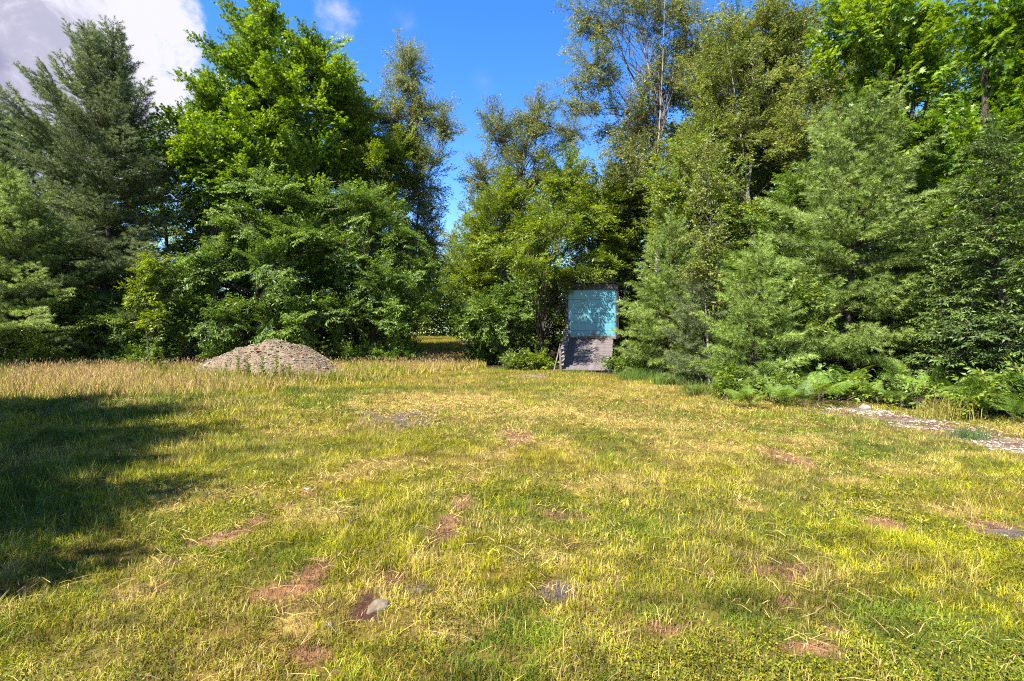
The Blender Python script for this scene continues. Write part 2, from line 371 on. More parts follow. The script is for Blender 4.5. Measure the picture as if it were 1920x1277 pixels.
def broadleaf(name, label, px, d, Hh, kind, mat, lobes, L=2.0, r0=.16, bark='bark', dens=1.0, cap=290, seed=1, group=None, upk=.35, lean=(0, 0), forks=1, rd=1.0):
    """lobes: (px, py, rx, ry[, depth offset]) in picture units at this tree's distance; built as real ellipsoids of boughs"""
    r = np.random.default_rng(seed); base = W3(px, d); T0 = thing(name, label, 'tree', base, 0, group)
    tm, TP = trunk_mesh((Hh-base.z)*.86, r0, M[bark], seed, lean, forks); link('trunk', tm, T0)
    cands = []
    for lb in lobes:
        c = W3(lb[0], d+(lb[4] if len(lb) > 4 else 0), lb[1]); rx = lb[2]/F*d; rz = lb[3]/F*d; ry = max(.5*(rx+min(rz, rx*1.3)), .6)*rd
        area = 4*math.pi*((rx*ry)**1.6/3+(rx*rz)**1.6/3+(ry*rz)**1.6/3)**(1/1.6)
        cands.append((c, rx, ry, rz, area))
    tot = sum(c[4] for c in cands); want = tot/(L*L*.30)*dens; n = int(min(cap, want))
    limbs = Acc(); meshes = lib(kind, L, mat); todo = []
    for c, rx, ry, rz, area in cands:
        for _ in range(max(3, int(round(n*area/tot)))):
            v = r.normal(0, 1, 3); v /= np.linalg.norm(v)
            if v[1] > .3 and r.random() < .35: v[1] *= -1
            q = r.uniform(.35, 1)**.55; off = np.array([rx, ry, rz])*v*q*(1+.12*r.normal())
            p = np.array(c)+off-np.array(base)
            if p[2] < .35: p[2] = .35+.3*r.random()
            dirv = unit(off/np.array([rx, ry, rz])+np.array([0, 0, upk])+r.normal(0, .22, 3)); todo.append((p, dirv))
    crown = None; recs = []
    for p, dirv in todo:
        s = r.uniform(.75, 1.2); b0 = p-dirv*L*s*.75
        zt = float(np.clip(b0[2]-np.hypot(b0[0]-TP[6, 0], b0[1])*r.uniform(.5, 1.3), r.uniform(.12, .3)*TP[-1, 2], r.uniform(.6, .97)*TP[-1, 2])); tp = np.array([np.interp(zt, TP[:, 2], TP[:, 0]), np.interp(zt, TP[:, 2], TP[:, 1]), zt])
        dist = np.linalg.norm(b0-tp)
        if dist < 9 and r.random() < .5:
            Q = curved(tp, b0, .10*dist, 6); Q[1:-1] += r.normal(0, .045*dist, (4, 3)); limbs.add(*tube(Q, np.linspace(.008+.0045*dist, .005, 6), 4))
        recs.append((b0, dirv, s))
    crown = link('crown', limbs.mesh('crown', [M['bark' if bark == 'birchbark' else bark]], True), T0)
    for b0, dirv, s in recs:
        o = link('bough', meshes[int(r.integers(len(meshes)))], crown)
        o.matrix_local = Matrix.Translation(Vector(b0)) @ orient(dirv, r.uniform(-.5, .5), s)
    return T0

def pine(name, label, px, d, toppy, Rm, mat, seed=1, zb=.5, cap=200, step=.42, per=4, group=None, r0=.16, fine=False, lean=(0, 0), prof=.75, kind=None, asym=None, upmul=1.0, leaders=(), var=(.62, 1.18)):
    r = np.random.default_rng(seed); base = W3(px, d); top = H0+(HZ-toppy)/F*d-base.z
    T0 = thing(name, label, 'tree', base, 0, group); tm, TP = trunk_mesh(top, r0, M['darkbark'], seed, lean, 0); link('trunk', tm, T0)
    knd = kind or ('pinefine' if fine else 'pine'); cls = [.8, 1.4, 2.2, 3.4, 4.8]
    stub = Acc(); recs = []; z = zb
    while z < top-.25:
        t = (z-zb)/(top-zb); ln = Rm*(1-t)**prof*(.75+.25*min(1, (t+.06)/.2))
        k = per if ln > 1 else max(3, per-1); a0 = r.uniform(0, 6.28)
        for i in range(k):
            az = a0+i*6.283/k+r.normal(0, .25); l = ln*r.uniform(*var)
            if asym: l *= 1+asym[1]*math.cos(az-asym[0])
            l = max(l, .45); el = (R(-8)+R(58)*t**1.3)*upmul+r.normal(0, .10)
            recs.append((z+r.normal(0, .08), az, l, el))
        z += step*(.7+.5*(1-t))*r.uniform(.8, 1.2)*(1 if top > 6 else .8)
    if len(recs) > cap: recs = [recs[i] for i in sorted(r.choice(len(recs), cap, replace=False))]
    recs += [(q[0]*top, q[1], q[2], q[3]) for q in leaders]
    recs += [(top-.45, r.uniform(0, 6.28), .8, 1.4), (top-.75, r.uniform(0, 6.28), .8, 1.1), (top-.75, r.uniform(0, 6.28), .8, .9)]
    crown = None
    for z, az, l, el in recs:
        c = np.array([np.interp(z, TP[:, 2], TP[:, 0]), np.interp(z, TP[:, 2], TP[:, 1]), z])
        dv = np.array([math.cos(az)*math.cos(el), math.sin(az)*math.cos(el), math.sin(el)])
        if crown is None:
            for zz, az2, l2, el2 in recs:
                c2 = np.array([np.interp(zz, TP[:, 2], TP[:, 0]), np.interp(zz, TP[:, 2], TP[:, 1]), zz])
                d2 = np.array([math.cos(az2)*math.cos(el2), math.sin(az2)*math.cos(el2), math.sin(el2)])
                stub.add(*tube(np.stack([c2, c2+d2*l2*.15, c2+d2*l2*.3]), [.012+.008*l2, .010+.006*l2, .006+.004*l2], 5))
            crown = link('crown', stub.mesh('crown', [M['darkbark']], True), T0)
        L = min(cls, key=lambda q: abs(math.log(q/l))); ms = lib(knd, L, mat)
        o = link('bough', ms[int(r.integers(len(ms)))], crown)
        o.matrix_local = Matrix.Translation(Vector(c)) @ orient(dv, r.normal(0, .15), l/L)
    return T0

# ------------------------------------------------------------------ where things lie on the ground
DRY = [  # px, py, rx, ry, kind (0 red thatch, 1 straw, 2 bare grey, 3 dark earth, 4 sand)
 (833, 990, 26, 48, 0), (755, 780, 62, 17, 2), (697, 771, 24, 8, 2), (968, 817, 36, 13, 0), (400, 1012, 34, 14, 0), (445, 998, 30, 9, 0), (490, 975, 32, 8, 0), (535, 948, 30, 6, 0), (575, 925, 26, 5, 0), (640, 893, 46, 7, 1), (715, 862, 46, 8, 1), (310, 1062, 60, 14, 1), (935, 848, 30, 12, 1), (893, 900, 28, 16, 1), (862, 942, 22, 16, 0), (785, 1052, 30, 16, 1), (735, 1090, 26, 14, 0), (505, 1110, 70, 26, 0), (578, 1075, 40, 26, 0),
 (688, 1125, 30, 26, 3), (682, 1155, 26, 18, 3), (1048, 1108, 32, 16, 2), (1475, 860, 32, 20, 0), (1215, 728, 60, 9, 1), (1600, 900, 50, 12, 1), (1045, 965, 45, 14, 0),
 (775, 1100, 26, 14, 2), (1430, 1075, 110, 12, 0), (1470, 1130, 25, 10, 0), (1560, 1178, 20, 8, 0), (1690, 1060, 60, 12, 1), (1850, 985, 40, 12, 0), (1890, 1000, 40, 14, 2),
 (1000, 705, 26, 4, 4), (1130, 738, 70, 9, 1), (780, 745, 90, 12, 1), (590, 1230, 50, 16, 0), (560, 1170, 40, 20, 1), (380, 930, 90, 20, 1), (1350, 845, 60, 12, 1), (1380, 1040, 50, 12, 2),
 (1520, 1215, 60, 10, 0), (250, 1110, 60, 20, 1), (1130, 790, 80, 10, 1), (1790, 960, 60, 12, 1), (900, 745, 50, 7, 1), (1250, 1180, 40, 14, 0), (860, 1190, 50, 18, 1), (1650, 985, 60, 14, 0), (1040, 830, 40, 8, 1), (700, 870, 60, 12, 1), (820, 752, 130, 16, 1), (1000, 775, 110, 14, 1), (1300, 800, 120, 14, 1), (1500, 830, 90, 14, 1), (1420, 950, 80, 16, 1), (1150, 905, 90, 16, 1), (620, 960, 70, 20, 1), (1700, 880, 90, 14, 1), (1000, 1050, 80, 16, 1)]
def ell(x, y):
    px = 960+F*x/np.maximum(y, .5); py = HZ+H0*F/np.maximum(y, .5); return px, py
LEDGE = [(1585, 770), (1640, 774), (1720, 788), (1800, 808), (1850, 822), (1890, 834)]
DRYW = []
for px_, py_, rx_, ry_, k_ in DRY:       # each patch as an ellipse on the ground, in metres
    gx, gy = gpt(px_, py_); DRYW.append((gx, gy, rx_/F*gy, max(.06, .5*(gpt(px_, py_-ry_)[1]-gpt(px_, py_+ry_)[1])), k_))
LEDGEW = [gpt(*q) for q in LEDGE]
EDGE = np.array([gpt(*q) for q in [(640, 690), (1150, 698), (1230, 712), (1300, 738), (1400, 768), (1560, 762), (1700, 772), (1830, 800), (1990, 830)]])
TALLB = (np.array([-400, 0, 200, 400, 520, 640, 800, 950, 1020]), np.array([12.2, 12.4, 12.8, 13.6, 15.0, 17., 21., 26., 60.]))
def masks(x, y):
    wob = (fbm(x*3.1, y*3.1, 11, 4)-.5); wob2 = (fbm(x*9, y*9, 21, 3)-.5)
    kinds = [np.zeros_like(x) for _ in range(5)]
    for gx, gy, rx, ry, k in DRYW:
        sel = (np.abs(x-gx) < rx*2.2) & (np.abs(y-gy) < ry*2.2)
        if not sel.any(): continue
        q = np.sqrt(((x[sel]-gx)/rx)**2+((y[sel]-gy)/ry)**2)+wob[sel]*2.0+wob2[sel]*1.7
        kinds[k][sel] = np.maximum(kinds[k][sel], 1-sstep(q, .40, 1.25))
    led = np.full_like(x, 9.)
    for (x0, y0), (x1, y1) in zip(LEDGEW[:-1], LEDGEW[1:]):
        t = np.clip(((x-x0)*(x1-x0)+(y-y0)*(y1-y0))/((x1-x0)**2+(y1-y0)**2), 0, 1)
        led = np.minimum(led, np.hypot(x-x0-t*(x1-x0), y-y0-t*(y1-y0)))
    led = 1-sstep(led+wob*1.5+wob2*.9, .42, .78)
    px, _ = ell(x, y); tall = sstep(y-np.interp(px, *TALLB)+wob*3, -.6, 1.2)
    # woodland edge on the right: beyond this line leaf litter and undergrowth
    exy = np.interp(x, [-60, -7.4, 2.3, 5.4, 6.6, 7.3, 8.0, 9.2, 10, 14, 60], [27, 26, 23.2, 18.0, 14.4, 12.2, 11.9, 10.7, 9.6, 8.0, 7])
    wood = sstep(y-exy+wob*1.2, -.1, .5)
    lane = np.abs(x-(-3.3-(y-22)*.151)); wood = np.where((lane < 2.5) & (y > 20), 0, wood)
    wood = np.maximum(wood, sstep(np.hypot(x*.0, y)-27, 0, 2)*(lane > 2.5))
    return kinds, led, tall, wood, wob, wob2
GC = dict(green=(.105, .148, .010), lime=(.260, .248, .008), straw=(.360, .280, .080), red=(.270, .160, .085), gold=(.290, .225, .045), soil=(.10, .068, .038), grey=(.12, .10, .105), dark=(.075, .035, .03), sand=(.24, .20, .175), pink=(.34, .225, .11), litter=(.035, .024, .014))
GC = {k: np.array(v) for k, v in GC.items()}

# ------------------------------------------------------------------ ground sheet
ys = np.concatenate([np.linspace(-40, 0, 12)[:-1], np.linspace(0, 2, 12)[:-1], np.linspace(2, 14, 200)[:-1], np.linspace(14, 34, 110)[:-1], np.geomspace(34, 1500, 24)])
def xs_row(n=241):
    u = np.linspace(-1, 1, n); return u
XX = np.sinh(np.linspace(-1, 1, 321)*5.3)/math.sinh(5.3)*1500*.999
XX = np.sign(XX)*np.abs(XX)
u = np.linspace(-1, 1, 281); XX = 14*u+(np.abs(u)**9)*np.sign(u)*1400
gx_, gy_ = np.meshgrid(XX, ys); gxf, gyf = gx_.ravel(), gy_.ravel(); gzf = gz(gxf, gyf)
kinds, led, tall, wood, wob, wob2 = masks(gxf, gyf)
base = GC['soil']*(1-.0)+0*gxf[:, None]
pat = fbm(gxf*.6, gyf*.6, 5, 4)[:, None]
base = base*(1-.75)+.75*(GC['green']*.75*(1-sstep(pat, .35, .65))+GC['gold']*.6*sstep(pat, .35, .65))
for k, cn in enumerate(('red', 'straw', 'grey', 'dark', 'sand')): base = base*(1-kinds[k][:, None])+GC[cn]*kinds[k][:, None]*(.85+.3*wob2[:, None])
base = base*(1-led[:, None])+(GC['sand']*(1-sstep(wob*3+.5, .2, .6)[:, None]*.75)+GC['dark']*sstep(wob*3+.5, .2, .6)[:, None]*.75)*led[:, None]
base = base*(1-wood[:, None])+GC['litter']*wood[:, None]
nx, ny = len(XX), len(ys); ii = (np.arange(ny-1)[:, None]*nx+np.arange(nx-1)[None]).ravel()
T = np.concatenate([np.stack([ii, ii+1, ii+nx+1], 1), np.stack([ii, ii+nx+1, ii+nx], 1)])
gzf = gzf+led*.05*wob*4*.3+kinds[0]*-.01
g = link('ground', mesh_np('ground', np.stack([gxf, gyf, gzf], 1), T, [M['ground']], None, None, base, True), kind='structure')

# ------------------------------------------------------------------ grass
def scatter(n, y0, y1, k=1.22, r=rng):
    y = np.sqrt(r.uniform(y0*y0, y1*y1, n)); return r.uniform(-1, 1, n)*y*k, y
def grass_color(x, y, r, kinds, tall, wob):
    n = len(x); a = fbm(x*.55+4, y*.55, 31, 4); b = fbm(x*2.3, y*2.3, 41, 3); c = fbm(x*.22, y*.22, 77, 2)
    q = sstep(a+.45*(b-.5)+.25*(r.random(n)-.5), .38, .56)[:, None]
    col = GC['green']*(1-q)+GC['lime']*q
    dryp = np.clip(.36+2.3*(b-.45)+1.6*(c-.5)+.10*np.clip(x*.25, -1, 1), .05, .9); pick = (r.random(n) < dryp*.75)[:, None]
    col = np.where(pick, GC['straw']*(.6+.6*r.random((n, 1))), col)
    for k, cn in ((0, 'red'), (1, 'straw'), (2, 'straw'), (3, 'red')):
        pk = (r.random(n) < kinds[k]*.92)[:, None]; col = np.where(pk, GC[cn]*(.6+.6*r.random((n, 1))), col)
    fine = fbm(x*7.3+3, y*7.3, 111, 3)[:, None]; mid = fbm(x*1.6, y*2.2, 117, 3)[:, None]
    col = col*(.50+.75*r.random((n, 1)))*(.58+.85*sstep(fine, .25, .75))*(.84+.3*sstep(mid, .3, .7))
    return col
def blades(x, y, h, wd, r, col, segs, leanr=(.2, 1.1), z0=0.):
    n = len(x); az = r.uniform(0, 6.283, n); le = r.uniform(*leanr, n); z = gz(x, y)+z0
    dx, dy = np.cos(az), np.sin(az); side = np.stack([-dy, dx, np.zeros(n)], 1)
    sa = az+r.normal(0, .9, n); side = np.stack([-np.sin(sa), np.cos(sa), np.zeros(n)], 1)
    b = np.stack([x, y, z-.004], 1); up = np.array([0, 0, 1.])
    o = np.stack([dx, dy, np.zeros(n)], 1)
    tip = b+(o*np.sin(le)[:, None]+up*np.cos(le)[:, None])*h[:, None]
    w2 = (wd*.5)[:, None]
    if segs == 1:
        V = np.stack([b-side*w2, b+side*w2, tip], 1); T = np.array([[0, 1, 2]])
    else:
        le2 = le*.45; mid = b+(o*np.sin(le2)[:, None]+up*np.cos(le2)[:, None])*(h*.52)[:, None]
        V = np.stack([b-side*w2*.8, b+side*w2*.8, mid-side*w2, mid+side*w2, tip], 1); T = np.array([[0, 1, 3], [0, 3, 2], [2, 3, 4]])
    k = V.shape[1]; Tt = (T[None]+np.arange(n)[:, None, None]*k).reshape(-1, 3)
    return V.reshape(-1, 3), Tt, np.repeat(col, k, 0)
def join_cols(parts, name, mat):
    nv = 0; Vs, Ts, Cs = [], [], []
    for V, T, C in parts: Vs.append(V); Ts.append(T+nv); Cs.append(C); nv += len(V)
    return mesh_np(name, np.concatenate(Vs), np.concatenate(Ts), [mat], None, None, np.concatenate(Cs))
parts = []
for y0, y1, n, wd, hh, sg in ((1.5, 4.2, 160000, .0037, .060, 3), (4.2, 8.5, 290000, .0062, .064, 1), (8.5, 16, 290000, .011, .070, 1), (16, 27, 120000, .020, .085, 1)):
    x, y = scatter(n, y0, y1); kinds, led, tall, wood, wob, wob2 = masks(x, y)
    bare = np.clip(kinds[2]*.85+kinds[3]*.93+kinds[4]*.9+led*.9+kinds[0]*.30, 0, 1); keep = (rng.random(n) > np.maximum(bare, .75*(1-sstep(fbm(x*6.1, y*6.1, 121, 3), .30, .50)))) & (wood < .55) & (tall < .75)
    x, y = x[keep], y[keep]; kd = [k[keep] for k in kinds]; n = len(x)
    med = sstep(-x-3.2, 0, 2.5)*sstep(y, 3.5, 5)*.9; tuft = sstep(fbm(x*1.7, y*1.7, 91, 3), .52, .72)
    h = hh*rng.uniform(.45, 1.25, n)*(1+1.7*med*rng.random(n)+1.3*tuft*rng.random(n)); h *= (1-.45*kd[0])
    col = grass_color(x, y, rng, kd, None, None)
    parts.append(blades(x, y, h, wd*rng.uniform(.7, 1.3, n)*(1+.3*med), rng, col, sg, (.15, 1.25)))
lawn = link('lawn_grass', join_cols(parts, 'lawn_grass', M['grass']), kind='stuff'); tag(lawn, 'short mown yellow green grass covering the clearing', 'grass')
# clover and broad little leaves among the blades
parts = []
for y0, y1, n, sz in ((1.5, 4.5, 80000, .012), (4.5, 10, 95000, .019), (10, 17, 40000, .032)):
    x, y = scatter(n, y0, y1); kinds, led, tall, wood, wob, wob2 = masks(x, y); cl = fbm(x*.9+9, y*.9, 61, 3)+.3*(fbm(x*5, y*5, 63, 2)-.5)
    keep = (rng.random(n) < sstep(cl, .40, .62)) & (kinds[0]+kinds[2]+kinds[3]+kinds[4]+led < .3) & (wood < .4) & (tall < .5); x, y = x[keep], y[keep]; n = len(x)
    P = np.stack([x, y, gz(x, y)+rng.uniform(.012, .055, n)], 1); D = rng.normal(0, 1, (n, 3)); D[:, 2] *= .25
    N = np.array([0, 0, 1.])+rng.normal(0, .35, (n, 3)); a = Acc(); place(a, P, D, N, sz*rng.uniform(.7, 1.3, n), (OV[0]*[1.7, 1, 1], OV[1]))
    q = rng.random((n, 1)); q = sstep(fbm(x*.8, y*.8, 33, 3)[:, None]+.4*(q-.5), .35, .65); C = GC['green']*.85*(1-q)+GC['lime']*.72*q
    parts.append((a.V[0], a.T[0], np.repeat(C*(.7+.6*rng.random((n, 1))), 4, 0)))
cl = link('clover', join_cols(parts, 'clover', M['grass']), kind='stuff'); tag(cl, 'low clover leaves growing through the mown grass', 'clover')
# mown straw lying about
n = 24000; x, y = scatter(n, 1.6, 13); kinds, led, tall, wood, wob, wob2 = masks(x, y)
keep = (rng.random(n) < .05+.5*sstep(fbm(x*1.3, y*1.3, 44, 3), .5, .65)+kinds[0]+kinds[1]*.9+.5*kinds[2]) & (wood < .3) & (tall < .3); x, y = x[keep], y[keep]; n = len(x)
az = rng.uniform(0, 6.28, n)*.5+rng.normal(.4, .4, n); L_ = rng.uniform(.05, .20, n); z = gz(x, y)
o3 = np.stack([np.cos(az), np.sin(az), rng.normal(0, .05, n)], 1); sd3 = np.stack([-np.sin(az), np.cos(az), np.zeros(n)], 1)*(.0005+.00035*y)[:, None]
b = np.stack([x, y, z+rng.uniform(.03, .065, n)], 1); m_ = b+o3*L_[:, None]*.5+sd3*4*rng.normal(0, 1, (n, 1))+[0, 0, .012]; t_ = b+o3*L_[:, None]
V = np.stack([b-sd3, b+sd3, m_-sd3, m_+sd3, t_], 1).reshape(-1, 3); Tt = (np.array([[0, 1, 3], [0, 3, 2], [2, 3, 4]])[None]+np.arange(n)[:, None, None]*5).reshape(-1, 3)
C = np.where(rng.random((n, 1)) < .4, GC['red']*1.3, GC['straw']*1.35)*(.7+.6*rng.random((n, 1)))
st = link('mown_straw', mesh_np('mown_straw', V, Tt, [M['drygrass']], None, None, np.repeat(C, 5, 0)), kind='stuff'); tag(st, 'dry mown straw and red thatch lying on the lawn', 'straw')
# tall unmown grass with seed heads
parts = []
n = 640000; x, y = scatter(n, 10.5, 38, 1.12); kinds, led, tall, wood, wob, wob2 = masks(x, y)
gold_ = fbm(x*.28+2, y*.35, 51, 3); gx0 = sstep(gold_, .42, .60)
keep = (rng.random(n) < tall) & (wood < .6); x, y, g0, tl = x[keep], y[keep], gx0[keep], tall[keep]; n = len(x)
pxx, _ = ell(x, y); front = 1-sstep(y-np.interp(pxx, *TALLB), .5, 3.5)
h = rng.uniform(.18, .56, n)*(.55+.45*tl)*(1-.25*front)*(1.15-.5*sstep(y, 20, 30))*(1-.4*sstep(y, 30, 40)); q = rng.random((n, 1)); pk = (rng.random(n) < .22+.60*g0*(1-.4*front))[:, None]
greenish = np.where(q < .5, GC['green']*1.15, GC['lime']*1.1); col = np.where(pk, np.where(rng.random((n, 1)) < .45, GC['pink']*1.15, GC['straw']*1.25), greenish)*(.65+.7*rng.random((n, 1)))
parts.append(blades(x, y, h, (.008+.0008*y)*rng.uniform(.7, 1.3, n), rng, col, 1, (.05, .7)))
# seed heads: thin diamonds on top of stalks
m = (pk[:, 0]) & (rng.random(n) < .30); x2, y2, h2 = x[m], y[m], h[m]*1.25; k_ = len(x2); P = np.stack([x2, y2, gz(x2, y2)+h2*.8], 1)
a = Acc(); place(a, P, rng.normal(0, .25, (k_, 3))+[0, 0, 1.], rng.normal(0, 1, (k_, 3)), rng.uniform(.06, .13, k_), (OV[0]*[.45, 1, 1], OV[1]))
parts.append((a.V[0], a.T[0], np.repeat(GC['pink']*1.15*(.7+.6*rng.random((k_, 1))), 4, 0)))
yl = rng.uniform(38, 74, 26000); xl = -3.3-(yl-22)*.151+rng.uniform(-2.3, 2.3, 26000); nl_ = 26000
parts.append(blades(xl, yl, rng.uniform(.2, .5, nl_), np.full(nl_, .05), rng, np.where(rng.random((nl_, 1)) < .4, GC['straw'], GC['lime'])*(.7+.6*rng.random((nl_, 1))), 1, (.05, .7)))
tg = link('tall_grass', join_cols(parts, 'tall_grass', M['grass']), kind='stuff'); tag(tg, 'tall unmown grass with straw and rust coloured seed heads before the trees', 'grass')
# leaf litter undergrowth: small leaves low under the trees on the right and left
parts = []
n = 120000; x, y = scatter(n, 8, 34, 1.15); kinds, led, tall, wood, wob, wob2 = masks(x, y); keep = (wood > .35) & (rng.random(n) < sstep(fbm(x*.9, y*.9, 71, 3), .32, .6)); x, y = x[keep], y[keep]; n = len(x)
P = np.stack([x, y, gz(x, y)+rng.uniform(.03, .38, n)**1.0*(.4+fbm(x*.7, y*.7, 73, 2))], 1); D = rng.normal(0, 1, (n, 3)); D[:, 2] *= .4; a = Acc(); place(a, P, D, np.array([0, 0, 1.])+rng.normal(0, .4, (n, 3)), rng.uniform(.05, .11, n), OV)
C = np.where(rng.random((n, 1)) < .6, np.array([.05, .10, .015]), np.array([.10, .16, .02]))*(.6+.8*rng.random((n, 1)))
ug = link('undergrowth', join_cols([(a.V[0], a.T[0], np.repeat(C, 4, 0))], 'undergrowth', M['grass']), kind='stuff'); tag(ug, 'low leafy undergrowth under the trees at the wood edge', 'undergrowth')

# ------------------------------------------------------------------ stones helpers
ICO = None
def rock(seed, sub=3, rough=.16):
    import bmesh
    bm = bmesh.new(); bmesh.ops.create_icosphere(bm, subdivisions=sub, radius=1.0)
    r = np.random.default_rng(seed); pl = unit(r.normal(0, 1, (7, 3))); off = r.uniform(.6, .95, 7)
    V = np.array([v.co[:] for v in bm.verts]); T = np.array([[v.index for v in f.verts] for f in bm.faces]); bm.free()
    for p, o in zip(pl, off):
        q = V@p; V = V-np.outer(np.clip(q-o, 0, None)*.9, p)
    return V*(1+rough*.2*r.normal(0, 1, (len(V), 1))), T
def chips(P, sz, r, cols, flat=.55):
    """many little stones: squashed octahedra"""
    n = len(P); o = np.array([[1, 0, 0], [0, 1, 0], [-1, 0, 0], [0, -1, 0], [0, 0, 1], [0, 0, -1.]]); t = np.array([[0, 1, 4], [1, 2, 4], [2, 3, 4], [3, 0, 4], [1, 0, 5], [2, 1, 5], [3, 2, 5], [0, 3, 5]])
    a = r.uniform(0, 6.28, n); V = o[None]*(1+r.normal(0, .25, (n, 6, 1)))*np.stack([np.ones(n), r.uniform(.5, 1, n), np.full(n, flat)], 1)[:, None]
    ca, sa = np.cos(a)[:, None], np.sin(a)[:, None]; V = np.stack([V[..., 0]*ca-V[..., 1]*sa, V[..., 0]*sa+V[..., 1]*ca, V[..., 2]], 2)
    V = V*sz[:, None, None]+P[:, None]; return V.reshape(-1, 3), (t[None]+np.arange(n)[:, None, None]*6).reshape(-1, 3), np.repeat(cols, 6, 0)

# gravel pile
cx, cyy = W3(512, 19.6).x, 19.6
GP = thing('gravel_pile', 'large rounded pile of pinkish grey gravel in the tall grass', 'gravel pile', (cx, cyy, float(gz(cx, cyy))))
def pile_h(x, y):
    ang = np.arctan2(y, x-.35); rx = np.where(x-.35 < 0, 3.35, 2.55); q = np.sqrt(((x-.35)/rx)**2+(y/2.3)**2)*(1+.06*np.sin(ang*3+1)+.04*np.sin(ang*5))
    z = 1.36*np.clip(1-q**1.55, 0, None)**.92; z = np.where(q > 1, -(q-1)*.5, z)
    return z+(fbm(x*1.7+5, y*1.7, 15, 4)-.5)*.34*np.clip(1.2-q, 0, 1)
u = np.linspace(-3.6, 3.4, 110); v = np.linspace(-2.5, 2.5, 80); uu, vv = np.meshgrid(u, v); zz = pile_h(uu, vv).ravel(); uu, vv = uu.ravel(), vv.ravel()
nx = len(u); ii = (np.arange(len(v)-1)[:, None]*nx+np.arange(nx-1)[None]).ravel(); T = np.concatenate([np.stack([ii, ii+1, ii+nx+1], 1), np.stack([ii, ii+nx+1, ii+nx], 1)])
q = fbm(uu*6, vv*6, 16, 4)[:, None]; C = np.array([.095, .072, .048])*(1-q)+np.array([.17, .135, .092])*q
link('mound', mesh_np('mound', np.stack([uu, vv, zz], 1), T, [M['stone']], None, None, C, False), GP)
n = 17000; x = rng.uniform(-3.3, 3.1, n); y = rng.uniform(-2.4, 2.4, n); z = pile_h(x, y); k = z > -.05; x, y, z = x[k], y[k], z[k]; n = len(x)
sz = rng.gamma(1.6, .011, n)+.006; red = (fbm(x*1.8, y*1.8, 19, 3) > .60)[:, None]
C = np.where(rng.random((n, 1)) < .25, np.array([.25, .207, .145]), np.array([.135, .104, .070])); C = np.where(red & (rng.random((n, 1)) < .5), np.array([.14, .075, .055]), C)*(.55+.8*rng.random((n, 1)))
V, T, CC = chips(np.stack([x, y, z+sz*.2], 1), sz, rng, C); link('stones', mesh_np('stones', V, T, [M['stone']], None, None, CC), GP, kind='stuff')
def boulder(name, label, px, py, sx, sy, sz, mat, seed, sink=.35, rz=0., cat='stone', group=None):
    x, y = gpt(px, py); V, T = rock(seed); V = V*[sx, sy, sz]
    o = link(name, mesh_np(name, V, T, [mat], smooth=True), None, (x, y, float(gz(x, y))+sz*(1-2*sink)*.5), (0, 0, rz)); tag(o, label, cat, group); return o
M['rock'] = noisemat('pale_fieldstone', (.085, .068, .045), (.165, .14, .10), 9, .9, bump=.8, c3=(.10, .11, .06), s3=4, lo3=.58, hi3=.68)
M['rockgrey'] = noisemat('grey_stone', (.13, .12, .12), (.26, .25, .24), 8, .9, bump=.8)
boulder('stone', 'pale half buried stone beside the dark earth patch in the foreground', 710, 1142, .078, .062, .050, M['rock'], 21, .40, .9)
boulder('stone', 'small whitish stone left of the half buried stone, in short grass', 616, 1172, .026, .018, .014, M['rockgrey'], 5, .2)
boulder('stone', 'small brown stone touching the front of the half buried stone', 700, 1164, .016, .013, .012, M['rock'], 8, .3)
boulder('stone', 'grey rounded stone on the sandy strip under the ferns', 1622, 766, .12, .09, .075, M['rockgrey'], 9, .25)
boulder('stone', 'flat pale stone in the grass above the long thatch streak', 578, 914, .045, .03, .015, M['rockgrey'], 12, .1)
boulder('stone', 'pale rock at the left foot of the gravel pile', 368, 702, .20, .14, .12, M['rock'], 14, .3)
boulder('stone', 'larger pale rock lying on the left toe of the gravel pile', 388, 694, .17, .14, .15, M['rock'], 15, .2)
# chips on the sandy strip and on the bare patches
n = 26000; x = rng.uniform(4, 14, n); y = rng.uniform(6.5, 12.6, n); kinds, led, tall, wood, wob, wob2 = masks(x, y); k = rng.random(n) < led*.8; x, y = x[k], y[k]
x3, y3 = scatter(16000, 2, 12); kinds, led, *_ = masks(x3, y3); k = rng.random(16000) < (kinds[3]*.03+kinds[2]*.12+kinds[4]*.6); x = np.concatenate([x, x3[k]]); y = np.concatenate([y, y3[k]]); n = len(x)
sz = rng.gamma(2, .006, n)+.004; dk = sstep(fbm(x*2.2, y*2.2, 29, 3), .45, .62)[:, None]; C = (np.array([.36, .32, .29])*(1-dk)+np.array([.13, .10, .095])*dk)*(.6+.6*rng.random((n, 1)))
V, T, CC = chips(np.stack([x, y, gz(x, y)+sz*.2], 1), sz, rng, C, .4); gr = link('loose_gravel', mesh_np('loose_gravel', V, T, [M['stone']], None, None, CC), kind='stuff'); tag(gr, 'pale loose gravel and chips on the sandy strip and bare spots', 'gravel')

